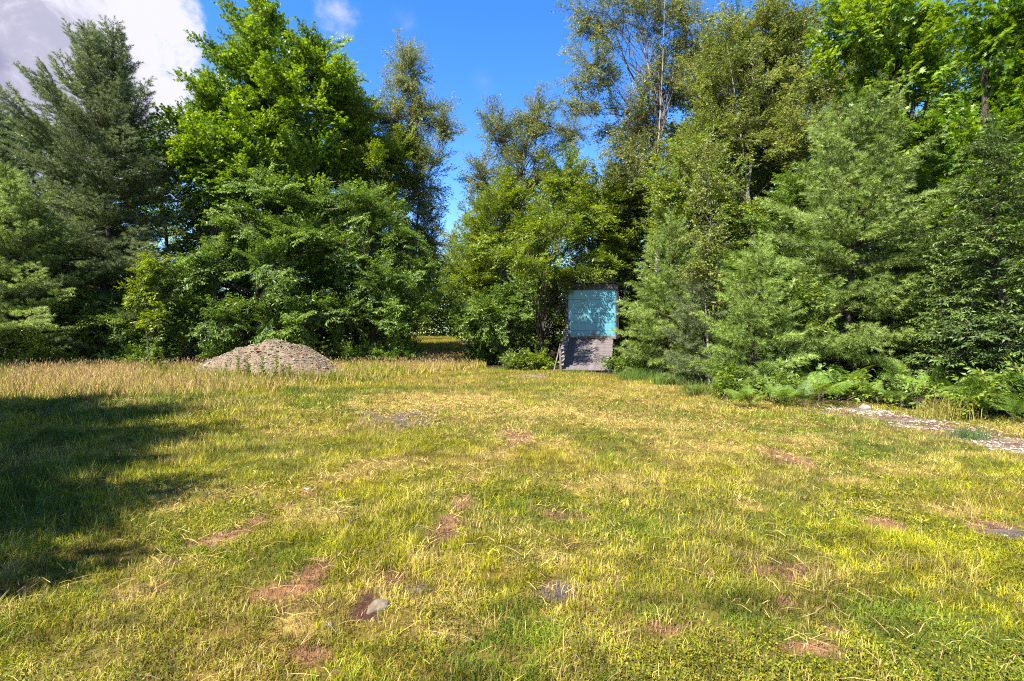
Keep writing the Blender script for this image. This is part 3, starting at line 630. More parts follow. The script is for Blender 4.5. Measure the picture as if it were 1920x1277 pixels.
# ------------------------------------------------------------------ box trailer with teal door and plank ramp
def door_paint():
    m, n = newmat('teal_door_paint'); o = n.n('ShaderNodeNewGeometry').outputs['Position']
    sep = n.n('ShaderNodeSeparateXYZ', {0: o}); x, z = sep.outputs[0], sep.outputs[2]
    st = n.n('ShaderNodeMapping', {'Vector': o, 'Scale': (6, 1, .8)}).outputs[0]
    c = n.mix(n.rng(n.noise(st, 1.5, 4), .3, .7), rgb(.060, .225, .27), rgb(.095, .28, .325))
    nz = n.noise(o, 14, 5, .65); nf = n.noise(o, 42, 4, .6)
    def spot(cx_, cz_, rx_, rz_, amt=.9):
        a = n.math('POWER', n.math('DIVIDE', n.math('SUBTRACT', x, cx_), rx_), 2.); b_ = n.math('POWER', n.math('DIVIDE', n.math('SUBTRACT', z, cz_), rz_), 2.)
        v = n.math('ADD', n.math('SQRT', n.math('ADD', a, b_)), n.math('MULTIPLY', n.math('SUBTRACT', nf, .5), 3.2)); return n.rng(v, .7, 1.05, amt, 0)
    f = spot(DX0+.75, DZ0+1.72, .13, .06)
    for q in ((DX0+.75, DZ0+1.42, .07, .16, .5), (DX0+1.22, DZ0+.16, .13, .09, .8), (DX0+1.4, DZ0+1.93, .10, .03, .8), (DX0+2.28, DZ0+1.6, .10, .14, .6), (DX0+1.3, DZ0+.02, .5, .03, .8)):
        f = n.math('MAXIMUM', f, spot(*q))
    f = n.math('MAXIMUM', f, n.math('MULTIPLY', n.rng(nz, .62, .72), .55))
    sv = n.n('ShaderNodeMapping', {'Vector': o, 'Scale': (22, 1, .7)}).outputs[0]
    f = n.math('MAXIMUM', f, n.math('MULTIPLY', n.rng(n.noise(sv, 1.0, 5, .6), .56, .74), .38))
    c = n.mix(f, c, n.mix(n.rng(nf, .4, .6), rgb(.10, .055, .028), rgb(.22, .16, .06)))
    p = n.n('ShaderNodeBsdfPrincipled', {'Base Color': c, 'Roughness': .38, 'Specular IOR Level': .5})
    b = n.n('ShaderNodeBump', {'Height': n.noise(st, 3, 3), 'Strength': .15, 'Distance': .02}); n.t.links.new(b.outputs[0], p.inputs['Normal'])
    out(n, p.outputs[0]); return m
DY = 24.7; DX0 = W3(1065, DY).x; DX1 = W3(1154, DY).x; DZ0 = W3(0, DY, 631).z; DZ1 = W3(0, DY, 543).z; DW = DX1-DX0
M['teal'] = door_paint()
M['black_metal'] = noisemat('weathered_black_metal', (.018, .016, .018), (.055, .046, .045), 4, .6, bump=.2, c3=(.09, .04, .02), s3=9, lo3=.6, hi3=.7)
M['rust'] = noisemat('rusty_sill', (.10, .045, .028), (.20, .12, .09), 7, .8, (1, 1, 3), .4, c3=(.40, .36, .36), s3=8, lo3=.58, hi3=.64)
M['rubber'] = noisemat('tyre_rubber', (.015, .015, .015), (.03, .03, .03), 6, .9)
M['wood'] = noisemat('weathered_grey_planks', (.045, .037, .036), (.150, .132, .132), 3.5, .85, (1.2, 14, 14), .5, c3=(.08, .06, .06), s3=5, lo3=.58, hi3=.70)
M['woodpost'] = noisemat('weathered_grey_posts', (.075, .065, .06), (.17, .155, .145), 3.5, .85, (12, 12, 1.2), .5)
TR = thing('box_trailer', 'dark box trailer with closed teal roll up door among the trees', 'trailer', ((DX0+DX1)/2, DY, float(gz(3.8, DY))))
def tp(name, sx, sy, sz, wx, wy, wz, mat, bev=.008, parent=None):
    p = parent or TR; base_ = TR.location
    o = link(name, bevel_box(name, sx, sy, sz, mat, bev), p, Vector((wx, wy, wz))-base_ if p is TR else None); return o
xm = (DX0+DX1)/2; top_z = DZ1+.26
tp('side_wall', .05, 6.2, top_z-DZ0+.05, DX0-.105, DY+3.06, (top_z+DZ0)/2, M['black_metal']); tp('side_wall', .05, 6.2, top_z-DZ0+.05, DX1+.105, DY+3.06, (top_z+DZ0)/2, M['black_metal'])
tp('roof', DW+.32, 6.3, .05, xm, DY+3.05, top_z+.052, M['black_metal']); tp('front_wall', DW+.16, .05, top_z-DZ0, xm, DY+6.1, (top_z+DZ0)/2, M['black_metal'])
tp('floor', DW+.16, 6.15, .12, xm, DY+3.1, DZ0-.125, M['black_metal'])
tp('door_frame', .075, .10, top_z-DZ0+.16, DX0-.04, DY-.03, (top_z+DZ0)/2-.03, M['black_metal']); tp('door_frame', .075, .10, top_z-DZ0+.16, DX1+.04, DY-.03, (top_z+DZ0)/2-.03, M['black_metal'])
tp('header', DW+.004, .09, top_z-DZ1, xm, DY-.028, (top_z+DZ1)/2, M['black_metal']); tp('sill', DW+.004, .14, .11, xm, DY-.05, DZ0-.06, M['rust'])
# door sections with recessed joints: heights read off the seams
zs = [0, .29, .66, 1.10, 1.42, 1.79, DZ1-DZ0]
for a_, b2 in zip(zs[:-1], zs[1:]): tp('door_panel', DW-.012, .035, b2-a_-.007, xm, DY+.02, DZ0+(a_+b2)/2, M['teal'], .004)
tp('door_trim', .03, .02, DZ1-DZ0, DX1-.03, DY-.012, (DZ0+DZ1)/2, M['teal'], .003); tp('door_trim', .02, .02, DZ1-DZ0, DX0+.02, DY-.012, (DZ0+DZ1)/2, M['teal'], .003)
tp('latch', .16, .03, .05, DX0+1.22, DY-.016, DZ0+.10, M['rust'], .006)
for s_ in (-1, 1):
    w_ = bpy.data.meshes.new('wheel'); import bmesh
    bm = bmesh.new(); bmesh.ops.create_cone(bm, cap_ends=True, segments=28, radius1=.48, radius2=.48, depth=.28, matrix=Matrix.Rotation(R(90), 4, 'Y')); bmesh.ops.bevel(bm, geom=[e for e in bm.edges if len(e.link_faces) == 2 and any(len(f.verts) > 4 for f in e.link_faces)], offset=.04, segments=2, affect='EDGES'); bm.to_mesh(w_); bm.free(); w_.materials.append(M['rubber'])
    wh = link('wheel', w_, TR, Vector((xm+s_*.95, DY+1.9, float(gz(xm, DY+1.9))+.48))-TR.location)
    bm = bmesh.new(); bmesh.ops.create_cone(bm, cap_ends=True, segments=20, radius1=.26, radius2=.22, depth=.30, matrix=Matrix.Rotation(R(90), 4, 'Y')); rm = bpy.data.meshes.new('rim'); bm.to_mesh(rm); bm.free(); rm.materials.append(M['black_metal']); link('rim', rm, wh)
    tp('chassis_rail', .09, 5.6, .18, xm+s_*.42, DY+3.0, DZ0-.28, M['black_metal'])
tp('axle', 1.7, .12, .12, xm, DY+1.9, float(gz(xm, DY+1.9))+.48, M['black_metal'])
TR.rotation_euler.z = -R(7.5)
# ramp
r0p = np.array([W3(1101, 21.9).x, 21.9, .05]); r1p = np.array([W3(1109, 24.5).x, 24.5, W3(0, 24.5, 637).z]); RW = 2.06
rv = r1p-r0p; RL = np.linalg.norm(rv); yaw = -math.atan2(rv[0], rv[1])*.35
RP = thing('wooden_ramp', 'weathered grey plank ramp leading up to the teal door', 'ramp', tuple(r0p))
ex = np.array([math.cos(yaw), math.sin(yaw), 0]); ru = rv/RL; nrm = unit(np.cross(ex, ru)); pitch = math.asin(ru[2])
npl = 17; pw = RL/npl
for i in range(npl):
    c = ru*(i+.5)*pw+np.array([rng.normal(0, .012), 0, 0]); o = link('plank', bevel_box('plank', RW*(1+rng.normal(0, .006)), pw-.014, .038, M['wood'], .005), RP)
    mm = Matrix((Vector(ex), Vector(np.cross(nrm, ex)), Vector(nrm))).transposed().to_4x4(); o.matrix_local = Matrix.Translation(Vector(c+nrm*rng.normal(0, .004))) @ mm
for s_ in (-.9, 0, .9):
    o = link('stringer', bevel_box('stringer', .05, RL, .14, M['woodpost'], .006), RP); o.matrix_local = Matrix.Translation(Vector(ru*RL/2+ex*s_-nrm*.092)) @ mm
# handrail on the left side
def beam(name, p, q, wx, wy, mat, parent):
    p, q = Vector(p), Vector(q); L_ = (q-p).length; o = link(name, bevel_box(name, wx, wy, L_, mat, .006), parent)
    o.matrix_local = Matrix.Translation((p+q)/2) @ (q-p).to_track_quat('Z', 'X').to_matrix().to_4x4(); return o
HR = thing('ramp_handrail', 'leaning weathered board handrail along the left side of the ramp', 'handrail', tuple(r0p-ex*(RW/2+.10)))
hb = np.zeros(3)
def rp(t, h, o=0.): return hb+ru*RL*t+np.array([0, 0, h])-ex*o
for t, h in ((.02, .98), (.50, 1.0), (.97, .88)): beam('post', rp(t, -.15 if t < .1 else -.6*t-.1, .01), rp(t, h, .015+.03*rng.random()), .09, .09, M['woodpost'], HR)
beam('rail', rp(-.02, .95, -.06), rp(1.02, .88, -.05), .04, .13, M['woodpost'], HR); beam('rail', rp(-.02, .60, -.065), rp(1.0, .55, -.06), .035, .12, M['woodpost'], HR); beam('rail', rp(-.02, .25, -.065), rp(1.0, .22, -.06), .035, .12, M['woodpost'], HR)
beam('brace', rp(-.1, -.05, .28), rp(.16, .95, .06), .07, .04, M['woodpost'], HR)

# ------------------------------------------------------------------ trees
# -- left side
pine('white_pine', 'tall dark blue green white pine at the left with a ragged forked top', 205, 24, 52, 5.6, 'pine_blue', seed=3, zb=.6, cap=290, step=.56, per=7, fine=True, lean=(.3, 0), prof=.62, asym=(math.pi, .25), r0=.22, upmul=1.15, var=(.45, 1.25), leaders=[(.74, 3.3, 3.6, 1.15), (.80, 3.0, 2.4, 1.2), (.72, .1, 3.2, 1.1), (.68, 3.4, 3.8, .75), (.66, -.1, 3.6, .7), (.78, 1.5, 2.2, 1.2), (.84, 4.5, 2.0, 1.25), (.60, 3.1, 4.4, .55), (.52, 3.2, 5.2, .4)])
pine('white_pine', 'lower broad white pine at the left edge of the photo', 15, 21, 330, 4.2, 'pine_green', seed=5, zb=.4, cap=220, step=.50, per=7, fine=True, var=(.5, 1.2), prof=.6, r0=.16)
pine('white_pine', 'blue green white pine rising at the far left edge against the cloud', -60, 28, 150, 6.0, 'pine_blue', seed=8, zb=3, cap=200, step=.52, per=7, fine=True, prof=.6, r0=.2)
broadleaf('maple_tree', 'broad lime green maple whose crown is highest left of the sky gap', 505, 29, 18.8, 'maple', 'maple_lime', [(500, 150, 90, 130), (560, 200, 120, 110), (450, 290, 105, 140, -1.5), (610, 130, 55, 70), (495, 50, 35, 50), (590, 330, 100, 80)], L=2.2, r0=.20, seed=11, cap=260)
broadleaf('maple_tree', 'yellowish maple overlapping the dark pine on the right of its crown', 400, 26.5, 13.6, 'maple', 'maple_lime', [(415, 215, 50, 80), (400, 290, 48, 76, -1), (450, 330, 56, 76, -1)], L=1.8, r0=.14, seed=12, cap=150)
broadleaf('maple_tree', 'green maple between the lime maple and the tall poplar', 665, 31, 15.0, 'ovate', 'gold', [(660, 250, 60, 80), (690, 330, 70, 110), (640, 180, 40, 60), (745, 300, 52, 60, 1)], L=2.0, r0=.15, seed=13, cap=220)
broadleaf('poplar_tree', 'tall narrow poplar with ragged clumps left of the sky gap', 775, 33, 20.8, 'birch', 'birch', [(765, 130, 40, 52), (790, 205, 30, 36), (832, 235, 26, 48), (745, 230, 44, 60), (790, 330, 52, 80), (800, 430, 40, 60)], L=1.9, r0=.13, bark='birchbark', seed=14, cap=220, dens=1.2)
broadleaf('beech_tree', 'dark green beech with drooping layered boughs behind the gravel pile', 480, 23.5, 8.6, 'beech', 'beech', [(470, 430, 70, 48), (385, 500, 62, 45, -.5), (500, 510, 62, 42, -1), (575, 455, 58, 45), (420, 600, 75, 42, -.8), (545, 605, 72, 40, -.8), (505, 365, 62, 40), (350, 590, 40, 40)], L=1.7, dens=.8, r0=.15, bark='darkbark', seed=15, upk=.05, cap=250, forks=2)
broadleaf('beech_tree', 'wide beech with silvery drooping leaves right of the gravel pile', 690, 25, 9.2, 'beech', 'beech', [(690, 390, 66, 42), (765, 450, 52, 45), (650, 470, 58, 42, -.8), (725, 530, 62, 42, -.8), (640, 590, 60, 36, -1), (765, 590, 50, 42, -.5), (620, 390, 52, 38), (790, 520, 36, 40)], L=1.7, dens=.8, r0=.16, bark='darkbark', seed=16, upk=.05, cap=260, forks=2)
broadleaf('young_birch', 'slim pale yellow green birch sapling standing before the dark pine', 285, 21.5, 4.9, 'ovate', 'gold', [(283, 500, 24, 30), (268, 545, 26, 24), (300, 600, 26, 28)], L=.9, r0=.035, bark='bark', seed=17, cap=60, forks=0)
broadleaf('understory_tree', 'low spreading understory tree under the tall pine, left of the sapling', 175, 22.5, 4.0, 'beech', 'weed', [(160, 560, 70, 30), (220, 610, 75, 36), (140, 630, 60, 24)], L=1.3, r0=.05, bark='darkbark', seed=18, cap=110, upk=0, forks=1)
broadleaf('understory_tree', 'leafy low tree between the sapling and the beech', 320, 22.5, 3.2, 'ovate', 'beech', [(320, 640, 60, 34), (350, 590, 50, 40)], L=1.2, r0=.05, bark='darkbark', seed=19, cap=80, upk=0, forks=1)
# -- centre, beyond the lane
broadleaf('birch_tree', 'thin leaved birch just right of the sky gap with pale forked stems', 985, 33, 17.5, 'birch', 'birch', [(1010, 215, 48, 55), (940, 250, 44, 56), (985, 320, 60, 60), (905, 330, 34, 55), (1070, 250, 34, 45)], L=1.9, r0=.11, bark='birchbark', seed=21, cap=200, dens=.95, forks=2)
broadleaf('young_tree', 'dense yellow green tree bordering the right side of the lane', 930, 28, 8.5, 'ovate', 'gold', [(930, 430, 62, 70), (1000, 440, 60, 66), (900, 520, 40, 60), (960, 370, 44, 40)], L=1.6, r0=.08, seed=22, cap=220, bark='bark', forks=2)
broadleaf('understory_tree', 'dark low leafy tree left of the wooden ramp', 950, 26, 4.8, 'ovate', 'beech', [(930, 590, 64, 52), (990, 560, 50, 50), (1030, 540, 32, 46), (880, 610, 30, 36)], L=1.3, r0=.06, bark='darkbark', seed=23, cap=200, upk=.05)
broadleaf('birch_tree', 'tallest white birch whose forked trunk shows against the blue sky', 1245, 27, 21.5, 'birch', 'birch', [(1130, 30, 70, 50), (1230, 20, 70, 60), (1110, 130, 62, 50), (1250, 150, 60, 60), (1180, 220, 66, 60), (1290, 60, 46, 70), (1100, 200, 40, 30), (1200, 310, 80, 60)], L=1.8, r0=.17, bark='birchbark', seed=24, cap=250, dens=.8, lean=(-1.1, 0), forks=3)
broadleaf('young_tree', 'yellow green tree spreading above and behind the teal door', 1120, 30, 10.5, 'ovate', 'gold', [(1110, 410, 80, 80), (1060, 330, 50, 50), (1150, 480, 60, 45), (1180, 380, 60, 70)], L=1.8, r0=.09, seed=25, cap=230)
broadleaf('young_tree', 'low lime leafed tree whose branches hang over the trailer roof', 1012, 24.8, 5.6, 'ovate', 'gold', [(1090, 512, 60, 12, -.2), (1045, 520, 40, 30), (1125, 495, 44, 22), (1010, 440, 46, 34, -2.2), (975, 480, 44, 30, -3.0), (1050, 425, 40, 30, -1), (1003, 500, 34, 22, -4.0)], L=1.1, r0=.05, forks=0, bark='darkbark', seed=26, cap=200, dens=.7, upk=.1)
broadleaf('aspen_tree', 'tall olive aspen right of the white birch, reaching past the top edge', 1400, 25, 17.8, 'olive', 'olive', [(1400, 60, 80, 70), (1360, 160, 80, 80), (1450, 130, 60, 80), (1340, 260, 80, 80), (1420, 280, 80, 70), (1480, 50, 55, 60)], L=1.8, r0=.15, seed=27, cap=290, bark='birchbark', forks=2)
broadleaf('aspen_tree', 'olive yellow tree filling the middle right of the photo behind the young pines', 1290, 23, 11, 'olive', 'gold', [(1290, 340, 80, 90), (1360, 400, 70, 60), (1250, 430, 60, 60), (1330, 470, 60, 50)], L=1.6, r0=.10, seed=28, cap=250, bark='bark', forks=2)
broadleaf('aspen_tree', 'tan tinged tree between the olive aspen and the lime maple', 1555, 22, 13.4, 'olive', 'olive', [(1540, 160, 60, 60), (1520, 260, 70, 70), (1600, 240, 50, 60)], L=1.6, r0=.11, seed=29, cap=190, bark='bark')
# -- right edge
broadleaf('maple_tree', 'large leaved lime maple left of the dark trunks at the upper right', 1660, 16.5, 12.5, 'maple', 'maple_lime', [(1610, 60, 85, 80), (1665, 150, 70, 80), (1690, 30, 60, 70), (1705, 265, 50, 60), (1650, 240, 50, 40)], L=1.4, r0=.12, seed=31, cap=250, bark='darkbark', forks=2, dens=.8)
broadleaf('maple_tree', 'tall shady maple with bright leaf tips at the upper right corner', 1850, 14, 13.5, 'maple', 'maple', [(1870, 60, 70, 80), (1905, 180, 80, 80), (1845, 270, 50, 70), (1980, 60, 110, 130), (1880, 350, 60, 50), (1800, 400, 50, 60, 1), (1900, 470, 60, 70)], L=1.4, r0=.17, seed=32, cap=280, bark='darkbark', forks=2, dens=.9)
pine('white_pine', 'large bright white pine with long needles right of centre', 1600, 15.2, 205, 3.1, 'pine_green', seed=33, zb=1.0, cap=260, step=.60, per=8, fine=True, prof=.45, r0=.11, upmul=.9, var=(.45, 1.25))
pine('young_pine', 'bushy fresh green young pine at the front of the wood edge', 1405, 14.2, 485, 1.5, 'pine_fresh', seed=34, zb=.12, cap=170, step=.36, per=7, fine=True, prof=.5, r0=.05, upmul=1.2, var=(.45, 1.3))
pine('young_pine', 'loose grey green young pine standing right beside the ramp', 1250, 19, 425, 1.9, 'pine_green', seed=35, zb=.2, cap=170, step=.40, per=7, fine=True, var=(.5, 1.2), prof=.6, r0=.06)
pine('young_pine', 'small bluish young pine between the one by the ramp and the fresh green one', 1320, 16.5, 500, 1.5, 'pine_blue', seed=36, zb=.15, cap=120, step=.36, per=6, fine=True, prof=.6, r0=.04)
pine('hemlock_tree', 'feathery dark hemlock at the right edge of the photo', 1895, 11.6, 240, 1.45, 'hemlock', seed=37, zb=.3, cap=190, step=.24, per=6, kind='hemlock', prof=.35, r0=.10, upmul=.4)
pine('hemlock_tree', 'second hemlock just behind and left of the one at the right edge', 1800, 13.4, 400, 1.5, 'hemlock', seed=38, zb=.3, cap=150, step=.26, per=6, kind='hemlock', prof=.5, r0=.08, upmul=.4)
broadleaf('birch_sapling', 'thin sapling with tan yellow leaves in front of the young pines', 1330, 16, 8.2, 'birch', 'olive', [(1322, 330, 36, 70), (1330, 450, 38, 60), (1300, 500, 34, 30), (1350, 545, 34, 30)], L=1.0, r0=.035, seed=39, cap=110, bark='birchbark', forks=0, dens=.8)
broadleaf('understory_tree', 'small dull leaved tree wedged between the two large pines on the right', 1500, 14.6, 3.4, 'ovate', 'weed', [(1495, 560, 34, 34), (1520, 620, 24, 30)], L=.8, r0=.03, seed=40, cap=50, bark='darkbark', forks=0)

# ------------------------------------------------------------------ background trees: crown as one shared mesh
def merged_crown(kind, mat, Hh, Rm, n, L, seed, zlow=.12):
    r = np.random.default_rng(seed); var = [leafy(kind, L, seed*10+i, dens=.75, size=LEAFKIND[kind][1]*1.35) for i in range(2)] if kind != 'pine' else [needly(L, seed*10+i, .7, .14, .014) for i in range(2)]
    var = [(np.concatenate(a.V), np.concatenate(a.T), np.concatenate(a.I), np.concatenate(a.tn)) for a in var]; Vs, Ts, Is, tn = [], [], [], []; nv = 0
    for k in range(n):
        t = (k+r.random())/n; z = Hh*(zlow+(1-zlow)*t); az = k*2.4+r.normal(0, .3); rad = Rm*(math.sin(math.pi*min(1, .18+t*.80))**.6) if kind != 'pine' else Rm*(1-t)**.7
        q = r.uniform(.25, 1)**.6; p = np.array([math.cos(az)*rad*q, math.sin(az)*rad*q, z]); d = unit(np.array([math.cos(az), math.sin(az), .35+.5*t])+r.normal(0, .2, 3)); b0 = p-d*L*.7 if kind != 'pine' else np.array([0, 0, z])
        s = r.uniform(.8, 1.2) if kind != 'pine' else max(.25, rad*q/L); m = np.array((Matrix.Translation(Vector(b0)) @ orient(d, r.uniform(-.5, .5), s)))
        V, T, I, tt = var[k % 2]; Vs.append(V@m[:3, :3].T+m[:3, 3]); Ts.append(T+nv); Is.append(I); tn.append(np.clip(tt*.6+r.random()*.4, 0, 1)); nv += len(V)
    return mesh_np('crown', np.concatenate(Vs), np.concatenate(Ts), [M[mat], M['twig']], np.concatenate(Is), np.concatenate(tn))
BG = {}
for key, args in dict(a=('ovate', 'gold', 13, 3.2, 85, 2.2, 51), b=('olive', 'olive', 15, 2.8, 85, 2.2, 52), c=('ovate', 'beech', 12, 3.4, 90, 2.2, 53), p=('pine', 'pine_blue', 14, 3.0, 70, 3.0, 54), d=('ovate', 'beech', 12, 3.6, 150, 2.2, 55)).items():
    BG[key] = (merged_crown(*args), trunk_mesh(args[2]*.95, .15, M['darkbark'], args[-1])[0])
def bgtree(px, d, toppy, key, label, rz=0., wide=1.0, group='trees standing behind the front row'):
    b0 = W3(px, d); H_ = H0+(HZ-toppy)/F*d-b0.z; ref = {'a': 13, 'b': 15, 'c': 12, 'p': 14}[key]; s = H_/ref
    names = dict(a='broadleaf_tree', b='aspen_tree', c='broadleaf_tree', p='pine_tree')
    o = thing(names[key], label, 'tree', b0, rz, group); o.scale = (max(s, .6)*wide, max(s, .6)*wide, s); link('trunk', BG[key][1], o); link('crown', BG[key][0], o); return o
BL = [  (530, 30, 330, 'c', 1.1, 'dark tree behind the upper boughs of the left beech'), (665, 30.5, 350, 'c', 1.1, 'dark tree behind the upper boughs of the wide beech'), (1335, 29, 70, 'b', 1.1, 'olive tree behind the left side of the tall aspen'), (1475, 27, 40, 'b', 1.1, 'olive tree right of the tall aspen crown'), (1190, 31, 230, 'b', 1.0, 'olive tree low behind the tallest white birch'),
 # px, depth, top row, kind, width, label
 (60, 34, 250, 'c', 1.2, 'dark tree hidden behind the left pines, nearest the left edge'), (150, 31, 330, 'c', 1.1, 'shaded tree in the dark gap behind the tall left pine'), (300, 30, 260, 'c', 1.1, 'shaded tree behind the dark pine and the yellowish maple'),
 (400, 34, 220, 'a', 1.1, 'tree glimpsed through gaps at the left of the lime maple'), (560, 36, 230, 'a', 1.1, 'tree seen through the middle of the lime maple crown'), (440, 29, 420, 'c', 1.2, 'dark tree filling the space behind the left beech'), (600, 30, 400, 'c', 1.2, 'dark tree filling the space behind the two beeches'),
 (720, 38, 330, 'a', 1.0, 'tree behind the wide beech, below the poplar'), (752, 43, 420, 'a', .9, 'tree at the left side of the lane beyond the wide beech'), (742, 54, 470, 'b', 1.0, 'farther tree on the left side of the lane'), (850, 78, 435, 'b', 1.2, 'pale distant tree closing the end of the lane'),
 (885, 58, 440, 'a', 1.0, 'distant tree at the right side of the lane end'), (800, 76, 470, 'a', 1.4, 'low distant tree left of the lane end'), (900, 40, 370, 'a', .8, 'tree behind the thin birch at the right side of the lane'), (960, 40, 330, 'b', .9, 'olive tree behind the thin leaved birch'),
 (1040, 38, 330, 'a', 1.0, 'tree showing above the gold green tree left of the trailer'), (1000, 31, 500, 'c', 1.1, 'dark tree behind the low tree left of the ramp'), (1110, 38, 360, 'b', 1.0, 'olive tree behind the trailer'), (1190, 33, 450, 'c', 1.1, 'dark tree right behind the trailer corner'),
 (1190, 38, 300, 'b', 1.0, 'olive tree behind the tallest white birch'), (1290, 34, 230, 'b', 1.1, 'olive tree between the white birch and the tall aspen'), (1380, 31, 210, 'a', 1.1, 'tree behind the tall olive aspen'), (1470, 30, 150, 'b', 1.1, 'tree right behind the tall olive aspen'),
 (1250, 26, 520, 'c', 1.2, 'dark tree behind the young pine beside the ramp'), (1400, 20, 480, 'c', 1.2, 'dark tree behind the fresh green young pine'), (1500, 21, 330, 'c', 1.0, 'dark tree behind the left side of the bright pine'), (1600, 26, 170, 'a', 1.1, 'tree behind the top of the bright white pine'),
 (1690, 21, 230, 'c', 1.1, 'dark tree behind the right side of the bright pine'), (1720, 27, 60, 'c', 1.1, 'tall tree glimpsed between the two right maples'), (1810, 19, 200, 'c', 1.1, 'dark tree behind the hemlocks'), (1930, 18, 120, 'c', 1.2, 'dark tree behind the right edge hemlock'), (1560, 18.5, 520, 'c', 1.1, 'low dark tree in the shade under the bright pine'), (1700, 17, 480, 'c', 1.1, 'low dark tree in the shade left of the hemlocks')]
for i, (px, d, tpy, key, wd, lab) in enumerate(BL): bgtree(px, d, tpy, key, lab, i*1.7, wd)
# trees standing beyond the left edge of the photo; their shade falls on the meadow
def offtree(x, y, hgt, key, wide, label, rz):
    ref = {'a': 13, 'b': 15, 'c': 12, 'p': 14, 'd': 12}[key]; o = thing('broadleaf_tree' if key != 'p' else 'pine_tree', label, 'tree', (x, y, float(gz(x, y))), rz, 'trees beyond the left edge'); s = hgt/ref
    o.scale = (s*wide, s*wide, s); link('trunk', BG[key][1], o); link('crown', BG[key][0], o)
offtree(-9.7, -.3, 8.3, 'd', 1.15, 'nearest tree beyond the left edge, level with the viewer', 5.0)
offtree(-12.5, 1.7, 10.3, 'd', 1.0, 'tree beyond the left edge shading the near part of the meadow', .3)
offtree(-14.6, 3.9, 10.6, 'd', 1.0, 'tree beyond the left edge shading the middle of the meadow', 1.9)
offtree(-17.5, 5.4, 10.5, 'd', 1.1, 'tree beyond the left edge shading the far part of the meadow', 4.0)

# the woods behind: one mass of leaves nobody could count
def in_lane(x, y, w_=2.5): return np.abs(x-(-3.3-(y-22)*.151)) < w_
n = 380000; r = np.random.default_rng(90); x = r.uniform(-1, 1, n); y = r.uniform(27, 78, n); y[:130000] = r.uniform(16.5, 30, 130000); x = x*y*1.25
hmax = 2.2+10.*sstep(y, 30, 48)*(.6+.8*fbm(x*.2, y*.2, 95, 3))+2.2*fbm(x*.5, y*.5, 96, 3)
z = r.random(n)**1.15*hmax
keep = (~in_lane(x, y) | (y > 70)) & ((y > 28) | (x > 7.5+(27-y)*.1)) & ~((np.abs(x-3.85) < 1.9) & (y < 31.5)) & (fbm(x*.8+z*.6, y*.8-z*.9, 97, 3) > .44)
x, y, z = x[keep], y[keep], z[keep]; n = len(x)
x9 = r.uniform(-24, 4, 46000); y9 = r.uniform(72, 92, 46000); z9 = r.random(46000)**1.1*12; x, y, z = np.concatenate([x, x9]), np.concatenate([y, y9]), np.concatenate([z, z9]); n = len(x)
P = np.stack([x, y, gz(x, y)+z+.05], 1); a = Acc(); place(a, P, r.normal(0, 1, (n, 3)), np.array([0, -.2, .8])+r.normal(0, .5, (n, 3)), r.uniform(.12, .22, n)*(.6+y/60), (OV[0]*[1.5, 1, 1], OV[1]))
C = (np.array([.07, .11, .014])*(1-sstep(fbm(x*.3, y*.3, 98, 3), .35, .65)[:, None])+np.array([.16, .22, .025])*sstep(fbm(x*.3, y*.3, 98, 3), .35, .65)[:, None])*(.6+.8*r.random((n, 1)))
wd = link('woods', mesh_np('woods', a.V[0], a.T[0], [M['grass']], None, None, np.repeat(C, 4, 0)), kind='stuff'); tag(wd, 'dense leafy woods filling the depth behind the separate trees', 'woods')

# ------------------------------------------------------------------ shrubs, weeds and ferns
def frond(L, seed):
    r = np.random.default_rng(seed); a = Acc(); ts = np.linspace(0, 1, 8); ax = np.stack([ts*L*.92, .03*np.sin(ts*4+seed), L*(.55*ts-.42*ts**2)], 1)
    a.add(*tube(ax, .006*(1-ts*.8)+.001, 3), 1)
    n = 15; P, D, S_ = [], [], []
    for i in range(n):
        t = .28+.70*i/n; p = np.array([np.interp(t, ts, ax[:, k]) for k in range(3)]); pl = L*.36*(1-(t-.28)/.74)**.8+.02
        for s_ in (-1, 1):
            d = unit(np.array([.45, s_, -.10+r.normal(0, .06)])); k = max(3, int(pl/.022))
            for j in range(k):
                u_ = (j+.5)/k
                for q in (-1, 1): P.append(p+d*pl*u_-[0, 0, .10*pl*u_*u_]); D.append(d*.55+np.array([q*.9, 0, 0])*1.); S_.append(.030*(1-u_*.72)*(.6+pl*1.6)+.008)
    P, D, S_ = np.array(P), np.array(D), np.array(S_); place(a, P, D, np.array([0, 0, 1.])+r.normal(0, .18, (len(P), 3)), S_, (OV[0]*[1.2, 1, .5], OV[1]), 0, None, r)
    return a.mesh('frond', [M['fern'], M['twig']])
FR = [frond(.75, i) for i in range(4)]
def fern(px, py, s, label, nf=6, seed=0, group='bracken ferns along the right wood edge', tilt=1.0):
    x, y = gpt(px, py); r = np.random.default_rng(seed); T0 = thing('bracken_fern', label, 'fern', (x, y, float(gz(x, y))), r.uniform(0, 6.28), group)
    st = Acc(); st.add(*tube(np.array([[0, 0, -.03], [.01, 0, .12*s], [0, .01, .26*s]]), [.008, .007, .006], 5)); link('stem', st.mesh('stem', [M['twig']]), T0)
    for i in range(nf):
        o = link('frond', FR[i % 4], T0); ss = s*r.uniform(.8, 1.2); o.location = (0, 0, .20*s*r.random()+.06*s); o.rotation_euler = (r.normal(0, .2), -r.uniform(.15, tilt), i*6.283/nf+r.normal(0, .25)); o.scale = (ss,)*3
